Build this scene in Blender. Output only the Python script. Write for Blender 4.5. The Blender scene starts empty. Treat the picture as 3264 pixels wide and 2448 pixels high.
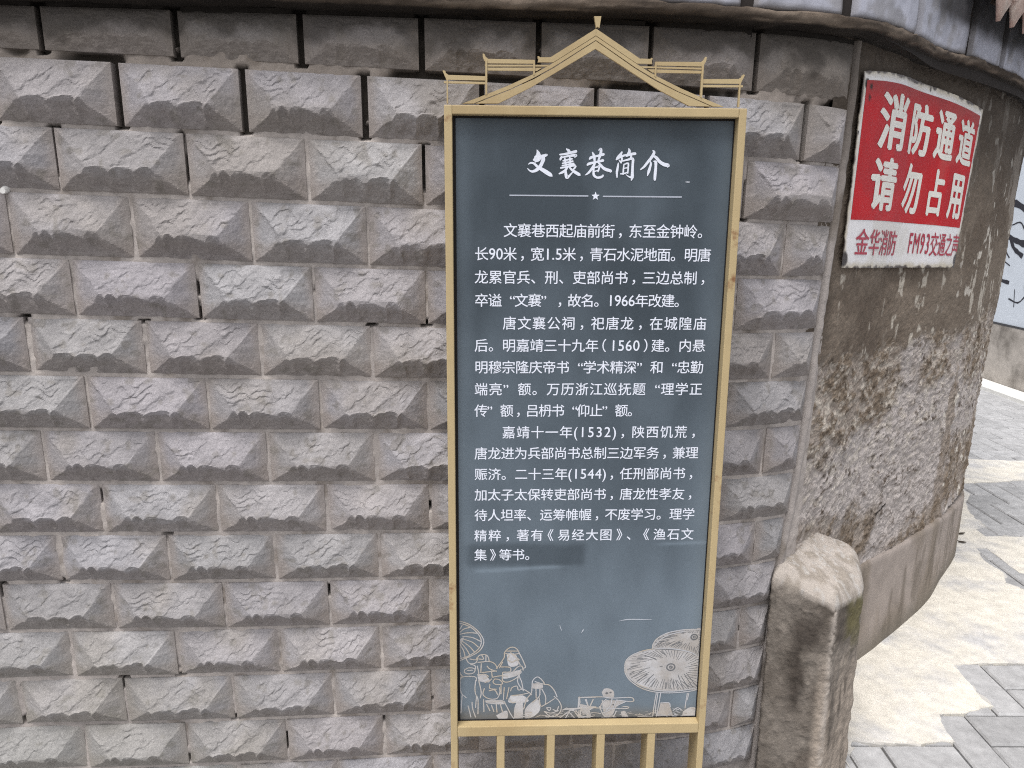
import bpy, bmesh, math, random
import numpy as np
from mathutils import Matrix, Vector
from mathutils.geometry import tessellate_polygon

# ---------------------------------------------------------------- scene, camera, light
scene = bpy.context.scene
scene.render.engine = 'CYCLES'
COL = scene.collection
R = math.radians

CAM_H = 1.35
cam_data = bpy.data.cameras.new("camera")
cam_data.sensor_width = 36.0
cam_data.lens = 27.09
cam_data.clip_start = 0.02
cam_data.clip_end = 500.0
cam = bpy.data.objects.new("camera", cam_data)
COL.objects.link(cam)
pitch, roll = 0.214215, -0.0046105
cr, sr, cp, sp = math.cos(roll), math.sin(roll), math.cos(pitch), math.sin(pitch)
M = (np.array([[1, 0, 0], [0, cp, sp], [0, -sp, cp]]) @ np.array([[1, 0, 0], [0, 0, 1], [0, -1, 0]])
     @ np.array([[cr, -sr, 0], [sr, cr, 0], [0, 0, 1]]))
rot = np.column_stack([M[:, 0], -M[:, 1], -M[:, 2]])
cam.matrix_world = Matrix.Translation((0, 0, CAM_H)) @ Matrix(rot.tolist()).to_4x4()
scene.camera = cam

SUN_EL, SUN_DIR = R(65), (-0.36, -0.72)          # sun up high, behind and to the left of the camera
world = bpy.data.worlds.new("World")
scene.world = world
world.use_nodes = True
wn, wl = world.node_tree.nodes, world.node_tree.links
wn.clear()
sky = wn.new("ShaderNodeTexSky")
sky.sky_type = 'NISHITA'
sky.sun_disc = False
sky.sun_elevation = SUN_EL
sky.sun_rotation = math.atan2(SUN_DIR[0], SUN_DIR[1])
sky.air_density, sky.dust_density, sky.ozone_density = 1.0, 4.0, 1.0
hs = wn.new("ShaderNodeHueSaturation")           # overcast: the blue is mostly gone
hs.inputs['Saturation'].default_value = 0.20
bg = wn.new("ShaderNodeBackground")
bg.inputs['Strength'].default_value = 0.125
wo = wn.new("ShaderNodeOutputWorld")
wl.new(sky.outputs[0], hs.inputs['Color'])
wl.new(hs.outputs[0], bg.inputs['Color'])
wl.new(bg.outputs[0], wo.inputs['Surface'])

sun_data = bpy.data.lights.new("sun", 'SUN')
sun_data.energy = 1.65
sun_data.angle = R(28)
sun_data.color = (1.0, 0.965, 0.93)
sun = bpy.data.objects.new("sun", sun_data)
COL.objects.link(sun)
hd = Vector((SUN_DIR[0], SUN_DIR[1], 0)).normalized() * math.cos(SUN_EL)
sun.rotation_euler = Vector((hd.x, hd.y, math.sin(SUN_EL))).to_track_quat('Z', 'Y').to_euler()

vs = scene.view_settings
vs.view_transform, vs.look, vs.gamma, vs.use_curve_mapping = 'Standard', 'None', 1.0, False
vs.exposure = 0.60
scene.cycles.use_denoising = False          # keep the fine grain of stone and render
scene.cycles.pixel_filter_type = 'BLACKMAN_HARRIS'
scene.cycles.filter_width = 1.1

# ---------------------------------------------------------------- measured outlines (metres)
TITLE=(((.1628,.0713,.0012),(.1648,.0759,.0056),(.1655,.081,.0091),(.1638,.0858,.0123),(.1611,.0903,.0067),(.1602,.0922,.002)),((.1582,.0882,.0044),(.1641,.0858,.0067),(.1719,.0826,.0059),(.1799,.0798,.0044),(.1807,.0787,.0015)),((.1481,.0959,.0015),(.1522,.0937,.0029),(.1579,.0947,.0038),(.1643,.1001,.0047),(.1729,.1052,.0064),(.1815,.1102,.0073),(.188,.1142,.0059),(.1907,.1163,.0015)),((.1757,.0834,.0035),(.1743,.0877,.0067),(.172,.0939,.0059),(.1683,.1007,.0061),(.1623,.1059,.0056),(.1552,.1084,.0041),(.1502,.1068,.0026),(.1465,.1033,.0012)),((.2155,.0694,.0023),(.2191,.0721,.005),(.2228,.0753,.002)),((.2039,.079,.0029),(.2135,.0779,.0038),(.2241,.0753,.0044),(.2321,.0733,.005)),((.2068,.0831,.0038),(.2049,.0868,.0038),(.2044,.0885,.0015)),((.2059,.0842,.0023),(.2193,.0813,.0035),(.232,.0798,.005),(.2304,.0834,.0018)),((.2126,.0857,.0029),(.2138,.0914,.0035),(.2154,.0983,.0026)),((.2213,.0839,.0029),(.2223,.09,.0035),(.2216,.0982,.0026)),((.2098,.0896,.0026),(.218,.0876,.0029),(.2253,.0859,.0032)),((.2088,.0939,.0026),(.2181,.0921,.0029),(.2269,.0902,.0032)),((.2083,.0978,.0023),(.2182,.096,.0029),(.2284,.0943,.0035)),((.2058,.1018,.0029),(.2168,.0999,.0032),(.2304,.097,.0038)),((.218,.0996,.0032),(.2141,.1058,.0044),(.2085,.1095,.0041),(.2032,.1118,.0023)),((.2147,.1051,.0026),(.2151,.1119,.005),(.217,.1185,.005),(.2217,.1149,.0035),(.2273,.1088,.0018)),((.2211,.1004,.0026),(.2258,.105,.0041),(.2324,.1093,.0053),(.2392,.1131,.005),(.2411,.1142,.0015)),((.2325,.0989,.0029),(.23,.1025,.0032),(.2266,.1053,.0015)),((.2619,.0749,.0023),(.2647,.0807,.005),(.2657,.0862,.0044),(.2662,.0926,.0026)),((.2729,.0707,.002),(.2768,.0685,.0038),(.2767,.0748,.005),(.2747,.0824,.0041),(.2718,.0909,.0029)),((.257,.0859,.0029),(.2598,.0834,.0047),(.2689,.0811,.0035),(.2811,.078,.005)),((.2535,.0963,.0032),(.2565,.094,.0047),(.2678,.0915,.0038),(.2808,.0883,.0047)),((.2678,.0909,.0026),(.2645,.0978,.0044),(.259,.1061,.0044),(.2535,.1116,.0029),(.2497,.1138,.0009)),((.2724,.092,.0023),(.2768,.096,.0041),(.2824,.1015,.005),(.2889,.1044,.0056),(.2957,.1063,.0044),(.2946,.1087,.0012)),((.2656,.1008,.0023),(.2709,.0996,.0029),(.2749,.098,.0035),(.2737,.1046,.0032),(.2726,.1076,.0023)),((.2663,.1074,.0018),(.2728,.1054,.0023)),((.2652,.0992,.0026),(.2646,.1074,.0038),(.2657,.114,.0044),(.2709,.1178,.0038),(.2779,.1171,.0044),(.282,.1144,.0029),(.2813,.1127,.0009)),((.3142,.0739,.0029),(.3118,.0785,.0053),(.3077,.0835,.0059),(.3047,.0868,.002)),((.3088,.0826,.0038),(.3159,.0804,.0038),(.3226,.0779,.0026)),((.313,.0807,.0026),(.3149,.0857,.0038),(.3142,.0878,.0015)),((.3265,.0678,.002),(.3278,.0726,.0053),(.3255,.0781,.0053),(.3222,.0811,.0018)),((.3244,.0795,.0032),(.3314,.077,.0044),(.3379,.0761,.005)),((.3315,.0789,.0032),(.3306,.0842,.0038)),((.3102,.0878,.002),(.3132,.0913,.0035),(.3135,.093,.0012)),((.3086,.0927,.002),(.308,.0988,.0038),(.3066,.1084,.0041),(.3072,.1169,.0023)),((.3139,.0894,.002),(.3233,.0871,.0032),(.3317,.0849,.0041),(.3347,.0865,.0047),(.3345,.0971,.0044),(.3344,.1081,.005),(.3345,.1164,.0056),(.333,.1222,.0015)),((.3339,.1171,.0038),(.3287,.1159,.0026),(.3231,.1123,.0009)),((.3187,.0948,.002),(.3182,.1028,.0029),(.3179,.1117,.0026)),((.3187,.0948,.002),(.3261,.0928,.0029),(.3266,.0999,.0029),(.3262,.1096,.0026)),((.319,.1017,.0018),(.3258,.1002,.002)),((.3136,.111,.0023),(.3199,.1104,.0026),(.3264,.1079,.002)),((.3699,.0706,.002),(.3721,.0738,.0047),(.3684,.0815,.0053),(.362,.0898,.0047),(.3552,.0983,.0041),(.3491,.1033,.002)),((.3686,.0788,.0026),(.3756,.082,.005),(.3828,.0893,.0056),(.3908,.0941,.0061),(.3983,.0957,.0059),(.3976,.099,.0015)),((.3654,.0889,.0018),(.3673,.093,.0035),(.3658,.0996,.0044),(.3639,.1065,.005),(.3619,.1136,.0018)),((.3722,.0888,.002),(.3757,.0904,.005),(.3762,.0995,.0047),(.3757,.1091,.0053),(.3754,.1201,.0044),(.3749,.1218,.0015)))
LINES_L=(((.0134,.9861),(.0243,.9874),(.0387,.9934),(.0531,1.0051),(.0627,1.0176),(.0679,1.0302),(.0659,1.0426),(.0578,1.0542),(.0432,1.0638),(.027,1.0708),(.0127,1.0745)),((.0134,.9905),(.0259,.9924),(.0403,.9987),(.0531,1.0104),(.0611,1.0229),(.063,1.0346),(.0595,1.0452),(.0497,1.0558),(.0351,1.0649),(.0222,1.0693),(.0128,1.0705)),((.0133,1.0046),(.0243,.995)),((.0153,1.0108),(.0274,1.0039),(.0395,1.0)),((.0161,1.0152),(.0354,1.0119),(.0555,1.0131)),((.0257,1.0198),(.045,1.0227),(.0614,1.0315)),((.0273,1.026),(.045,1.0334),(.057,1.0443)),((.024,1.0304),(.0385,1.0422),(.0497,1.0558)),((.0208,1.0331),(.032,1.0475),(.0397,1.0623)),((.0183,1.0366),(.0271,1.0528),(.0303,1.0676)),((.0151,1.0401),(.0198,1.0545),(.0218,1.0689)),((.0129,1.0472),(.0145,1.0598)),((.0319,1.0699),(.0367,1.079),(.044,1.0818),(.0529,1.0784),(.0578,1.064),(.0708,1.0615),(.077,1.067),(.0792,1.077)),((.04,1.071),(.0513,1.0729),(.0546,1.0676)),((.0562,1.0788),(.0789,1.0773),(.0903,1.0825),(.096,1.0926)),((.0643,1.0632),(.0675,1.0714),(.0578,1.0712)),((.0724,1.0633),(.0724,1.0751)),((.0415,1.0836),(.0496,1.0859),(.0513,1.0928)),((.063,1.0821),(.0618,1.102)),((.0749,1.0877),(.0806,1.0942),(.0936,1.0998)),((.0545,1.0874),(.0577,1.102),(.0561,1.1092)),((.0285,1.0952),(.0383,1.0908),(.0496,1.0937),(.048,1.1018),(.0382,1.1049),(.0293,1.1019),(.0285,1.0952)),((.035,1.0971),(.0447,1.0963)),((.0202,1.1123),(.0349,1.1103),(.0512,1.1124),(.0531,1.121)),((.0177,1.1195),(.0193,1.136),(.0224,1.1498),(.0314,1.1592)),((.0232,1.1544),(.0205,1.1951)),((.0512,1.1201),(.0498,1.1384),(.0511,1.1512),(.056,1.1642),(.0559,1.1976)),((.053,1.155),(.051,1.1827)),((.0354,1.1787),(.0386,1.1917),(.041,1.2048)),((.0436,1.1705),(.0452,1.1863),(.0509,1.205)),((.0125,1.1013),(.0203,1.105),(.0235,1.1105),(.0178,1.1177),(.0136,1.1304)),((.0936,1.0935),(.1001,1.0845),(.1098,1.0684),(.1105,1.0576),(.1178,1.0487),(.1267,1.0453),(.1356,1.0499),(.1422,1.0626),(.1489,1.0771),(.1536,1.0908),(.1499,1.0934)),((.1146,1.0541),(.1259,1.0542),(.1365,1.0544)),((.113,1.0594),(.1195,1.0631),(.1163,1.0703)),((.1227,1.0578),(.1325,1.0669),(.1407,1.0743)),((.1309,1.0615),(.1406,1.0599)),((.1163,1.0739),(.1261,1.0795),(.1358,1.0742),(.1425,1.0852)),((.1034,1.09),(.1164,1.0902),(.1229,1.093),(.1222,1.1012),(.1083,1.1019)),((.1066,1.0792),(.1001,1.0918)),((.1279,1.1013),(.1376,1.0905),(.1458,1.0888),(.1491,1.098)),((.0838,1.0988),(.0855,1.1133)),((.0855,1.1133),(.1034,1.11),(.1165,1.112)),((.0643,1.1021),(.0789,1.1005),(.0936,1.0989)),((.0561,1.1092),(.0675,1.1058),(.0773,1.1114),(.0675,1.1167)),((.1442,1.0961),(.1411,1.1106),(.1461,1.1253),(.1496,1.1455)),((.1394,1.1106),(.1379,1.1252),(.1463,1.1418)),((.1067,1.1028),(.1068,1.121),(.1166,1.1248),(.1297,1.1195),(.1411,1.1106)),((.0708,1.125),(.0806,1.1206),(.0838,1.117)),((.0904,1.1171),(.1002,1.1191),(.1068,1.1283),(.0937,1.1299),(.0871,1.1243),(.0904,1.1171)),((.0691,1.1387),(.0667,1.1533),(.079,1.1628),(.0954,1.1621),(.1011,1.1484),(.1003,1.1374)),((.079,1.1444),(.0904,1.1427),(.097,1.1539)),((.1101,1.1375),(.1086,1.1651)),((.12,1.1377),(.1152,1.1634)),((.1233,1.1451),(.1265,1.1378),(.1364,1.1343),(.1397,1.1435),(.1496,1.1419),(.1637,1.1513),(.167,1.1551)),((.1267,1.1562),(.1431,1.1546),(.1596,1.1512)),((.0577,1.1202),(.0626,1.1459),(.0609,1.1606)),((.1035,1.1319),(.1036,1.1521)),((.0806,1.1297),(.0806,1.1389),(.0937,1.1409)),((.1676,1.1385),(.1691,1.122),(.1788,1.1139),(.1888,1.1223),(.1922,1.1306),(.174,1.1248)),((.1922,1.1312),(.2038,1.1336),(.2139,1.1457),(.22,1.1606)),((.1676,1.1385),(.1661,1.1514),(.1564,1.166),(.1509,1.1882)),((.1759,1.1423),(.1765,1.1626)),((.1841,1.1424),(.1827,1.159),(.1681,1.1736)),((.1883,1.1425),(.196,1.1592),(.1962,1.1759)),((.2141,1.1596),(.2243,1.1709),(.2296,1.1858),(.2233,1.2016),(.2084,1.2069),(.194,1.1945)),((.198,1.1853),(.2072,1.1864),(.204,1.1928),(.198,1.1853)),((.2122,1.1902),(.2198,1.1931),(.2237,1.1829)),((.1828,1.1627),(.1864,1.1813),(.1963,1.1778),(.2142,1.1651)),((.1949,1.1945),(.2082,1.1985),(.2231,1.1932)),((.0724,1.1691),(.0872,1.1703),(.107,1.1688),(.1153,1.1801)),((.0741,1.1756),(.0807,1.1906)),((.0839,1.1777),(.0889,1.1926)),((.0938,1.176),(.0955,1.1946)),((.1021,1.1743),(.1071,1.1948)),((.0675,1.1644),(.0683,1.1923)),((.1153,1.1801),(.1237,1.1988),(.1304,1.2196)),((.1201,1.1635),(.1268,1.1729),(.1334,1.1711)),((.233,1.1906),(.2596,1.1901),(.2861,1.1868),(.3019,1.1856)),((.2464,1.1936),(.2271,1.2251)),((.2447,1.1954),(.2571,1.2238)),((.2597,1.1938),(.2738,1.2241)),((.2663,1.194),(.2685,1.2127),(.2883,1.2056)),((.2796,1.1923),(.2889,1.2244)),((.2655,1.1623),(.2645,1.1865)),((.2672,1.1633),(.3004,1.1629)),((.279,1.1681),(.2861,1.185)),((.2956,1.1684),(.2894,1.185)))
LINES_R=(((.266,1.1627),(.313,1.1623),(.3348,1.1656),(.3718,1.1646),(.3806,1.1699),(.3753,1.1745),(.3442,1.1701)),((.2668,1.1619),(.2679,1.174),(.2651,1.1852)),((.2651,1.1864),(.2875,1.1864),(.303,1.1881),(.3356,1.1894),(.3682,1.19),(.368,1.1861),(.3587,1.186)),((.2808,1.1673),(.2859,1.1847)),((.2947,1.1693),(.2897,1.183)),((.3225,1.168),(.3135,1.1782),(.3109,1.1912)),((.3091,1.1851),(.3207,1.2079),(.3379,1.2096),(.3451,1.1962)),((.3349,1.1682),(.3322,1.182),(.3234,1.194)),((.3442,1.1701),(.3386,1.1873)),((.2366,1.1886),(.2644,1.1881),(.2876,1.1885)),((.2475,1.1927),(.239,1.2256)),((.2552,1.1928),(.2669,1.2261)),((.2691,1.193),(.2869,1.1934),(.2905,1.2091),(.2887,1.2265),(.2723,1.2245),(.2691,1.193)),((.2742,1.207),(.2858,1.209)),((.272,1.1844),(.2694,1.2017)),((.3645,1.1739),(.3447,1.184)),((.3301,1.2098),(.3443,1.2171)),((.315,1.2235),(.3243,1.2219),(.3369,1.2257)),((.3583,1.0934),(.3608,1.0799),(.371,1.0683),(.392,1.0585),(.4162,1.0535),(.4422,1.0525),(.4715,1.0563),(.4964,1.0634),(.517,1.0738)),((.3583,1.0934),(.3607,1.1087),(.3702,1.1242),(.3894,1.1399),(.4146,1.1506),(.4411,1.1549),(.4706,1.155),(.4984,1.1521),(.5161,1.1489)),((.3622,1.0968),(.3651,1.1105),(.3748,1.1243),(.3955,1.1383),(.4206,1.1473),(.4471,1.1512),(.4766,1.1508),(.515,1.1446)),((.4146,1.0521),(.415,1.0437),(.4228,1.0305),(.442,1.0183),(.4691,1.012),(.4964,1.0102),(.5151,1.0118)),((.4182,1.0471),(.429,1.0331),(.4483,1.0217),(.4753,1.0154),(.4966,1.0135)),((.4272,1.1552),(.4245,1.1802),(.4222,1.215)),((.4306,1.1552),(.4283,1.1803),(.4271,1.2029)),((.4365,1.1553),(.4338,1.1804),(.4299,1.2134)),((.4924,1.1571),(.4905,1.1779),(.4897,1.1918)),((.4955,1.1572),(.4933,1.1727)),((.4376,1.1787),(.4547,1.1786),(.4583,1.1877)),((.465,1.1966),(.474,1.1906),(.4837,1.1969)),((.4644,1.2158),(.473,1.23)),((.4846,1.2127),(.4825,1.2319)),((.5038,1.192),(.5164,1.194)),((.3911,1.2188),(.4049,1.2129),(.42,1.2176)))
FILLS=(((.1304,1.2196),(.1318,1.1841),(.1416,1.1657),(.149,1.1677),(.1487,1.218),(.1404,1.2141)),((.1553,1.2182),(.1542,1.1882),(.1762,1.1663),(.1846,1.1757),(.1825,1.1962)),((.0939,1.202),(.1153,1.1912),(.1171,1.2099),(.1039,1.2191)),((.1675,1.1293),(.1872,1.1296),(.1891,1.1407),(.1693,1.1404)),((.1146,1.0595),(.1325,1.0615),(.1392,1.0851),(.1196,1.0884)),((.0545,1.1056),(.0708,1.1076),(.0806,1.1242),(.0593,1.122)),((.1234,1.1562),(.1497,1.1566),(.1598,1.1716),(.1202,1.1727)),((.1067,1.1064),(.1426,1.0979),(.141,1.1088),(.11,1.1174)),((.0708,1.1663),(.107,1.167),(.1103,1.1763),(.0757,1.1738)),((.0131,1.0294),(.0273,1.0225),(.0224,1.0367),(.013,1.0437)),((.359,1.0934),(.3616,1.0799),(.3718,1.0686),(.392,1.0588),(.4163,1.0538),(.4422,1.0528),(.4715,1.0566),(.4964,1.0637),(.5167,1.0741),(.5153,1.1446),(.4982,1.1495),(.4704,1.1524),(.441,1.1528),(.4144,1.1481),(.3893,1.1373),(.3709,1.1225),(.3612,1.1087)),((.4154,1.0513),(.4158,1.0437),(.4236,1.0308),(.4428,1.0188),(.4691,1.0125),(.4964,1.0107),(.5151,1.0123),(.5166,1.0721),(.4963,1.0625),(.4714,1.0554),(.4421,1.0517)),((.4369,1.1804),(.4548,1.1799),(.4592,1.1912),(.4636,1.2158),(.4316,1.2169),(.4352,1.1925)),((.4855,1.2004),(.5005,1.1902),(.5156,1.1949),(.5166,1.2238),(.4867,1.2232)),((.3927,1.2188),(.405,1.2138),(.4192,1.2176),(.4165,1.2272),(.3993,1.2277)),((.3127,1.1524),(.3178,1.1439),(.3278,1.1432),(.3373,1.1493),(.3392,1.1614),(.3348,1.1665),(.3193,1.1645)),((.3545,1.1981),(.3646,1.1982),(.3744,1.2299),(.3619,1.2297)),((.3133,1.1696),(.3598,1.1739),(.3448,1.1875),(.3362,1.2064),(.3207,1.2062)),((.2672,1.1774),(.2874,1.183),(.303,1.1858),(.2878,1.1951),(.2897,1.2091),(.2707,1.1948)))
RAYS=(((.3647,1.1003),(.3752,1.0945),(.385,1.0921)),((.3697,1.1105),(.3787,1.1056)),((.3739,1.1191),(.3881,1.1091),(.4,1.1008)),((.3851,1.1296),(.3977,1.1178),(.4058,1.1111)),((.4023,1.1367),(.4102,1.1231),(.4197,1.1122)),((.4164,1.1412),(.4228,1.1285)),((.4469,1.146),(.4484,1.1306)),((.4554,1.1462),(.4551,1.1256)),((.464,1.148),(.4622,1.1291)),((.4733,1.1473),(.4676,1.1275)),((.4841,1.1475),(.4707,1.1139)),((.495,1.1468),(.4778,1.1174)),((.5041,1.1444),(.4837,1.1124)),((.5133,1.142),(.4883,1.1107)),((.3843,1.0752),(.3958,1.0757)),((.3864,1.0693),(.4063,1.0705),(.4251,1.0792)),((.4333,1.0582),(.4406,1.0668)),((.5051,1.0804),(.5158,1.0789)),((.5042,1.0922),(.5151,1.0941)),((.4319,1.0937),(.4373,1.0938)),((.4228,1.0305),(.4515,1.0259)),((.4201,1.0388),(.4459,1.0358)),((.4205,1.0472),(.4324,1.0406)),((.4433,1.0441),(.4582,1.0377)),((.4541,1.046),(.4706,1.0395)),((.465,1.0495),(.4738,1.0429)),((.4185,1.0538),(.4715,1.0576),(.4964,1.0642),(.5162,1.0741)),((.38,1.0633),(.4011,1.0569)),((.4534,1.0932),(.4568,1.0983)))
RINGS=((.4548,1.0959,.0084),(.4997,1.0279,.0065))
DOTS=((.3236,1.1543,.0056),(.3312,1.1527,.0042),(.3187,1.1714,.0048),(.3318,1.1682,.0042),(.3384,1.1813,.0042),(.3114,1.1834,.0037))
SCRATCHES=(((.3437,.9897,.0006),(.3602,.9866,.0023),(.3829,.9865,.002),(.4101,.9876,.0009)),((.2668,1.0159,.0006),(.2697,1.0101,.0023),(.2715,1.0069,.0006)),((.2224,.9971,.0009),(.2238,1.0029,.0015),(.2265,1.0096,.0007)),((.4312,.1242,.0009),(.4355,.1242,.0023),(.4393,.1241,.0012)))
ORN={'bandA':((.2591,-.1256),(.1825,-.0791),(.1619,-.0788),(.1601,-.0806),(.1619,-.0763),(.1608,-.0709),(.1875,-.071),(.2594,-.1149)),'bandB':((.2594,-.1138),(.1863,-.0696),(.1719,-.0614),(.1514,-.0506),(.109,-.0318),(.0725,-.0175),(.0323,-.0025),(.0512,-.0027),(.0725,-.0113),(.1139,-.0269),(.1527,-.0449),(.1888,-.0641),(.2596,-.1077)),'bandC':((.2597,-.1064),(.1901,-.063),(.1551,-.0438),(.1139,-.0256),(.0737,-.0101),(.0542,-.0027),(.0933,-.0032),(.1492,-.03),(.1927,-.0551),(.26,-.0942)),'e1a':((.0701,-.0753),(.1553,-.0746),(.1554,-.0685),(.0725,-.068)),'e1b':((.0701,-.0659),(.1815,-.067),(.1755,-.0643),(.0713,-.0629)),'e1c':((.0713,-.061),(.1682,-.0623),(.1598,-.0569),(.0725,-.0567)),'e2a':((.003,-.0487),(.0711,-.0473),(.0711,-.0404),(.0041,-.0407)),'e2b':((.0005,-.0384),(.0711,-.0382),(.0711,-.0345),(.0005,-.0352)),'p1':((.0713,-.0725),(.0746,-.0726),(.0746,-.0178),(.0713,-.0166)),'p2':((.153,-.0737),(.1559,-.0737),(.1562,-.0509),(.1533,-.0495)),'p3':((.0052,-.041),(.0074,-.041),(.0075,-.0022),(.0048,-.0021)),'c1':((.0667,-.0829),(.0687,-.0838),(.0707,-.0816),(.0711,-.0793),(.0761,-.0751),(.0701,-.0714),(.0671,-.0776)),'c2':((-.0017,-.0551),(.0008,-.0561),(.0034,-.054),(.0037,-.0518),(.0085,-.0484),(.003,-.0443),(.0003,-.0506)),'c3':((.1607,-.08),(.1628,-.0808),(.1643,-.0789),(.1668,-.0782),(.1619,-.076),(.1605,-.0777))}
FIN=((.2556,-.1451),(.2676,-.1453),(.265,-.1269),(.2613,-.1288),(.2593,-.1268))
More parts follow.
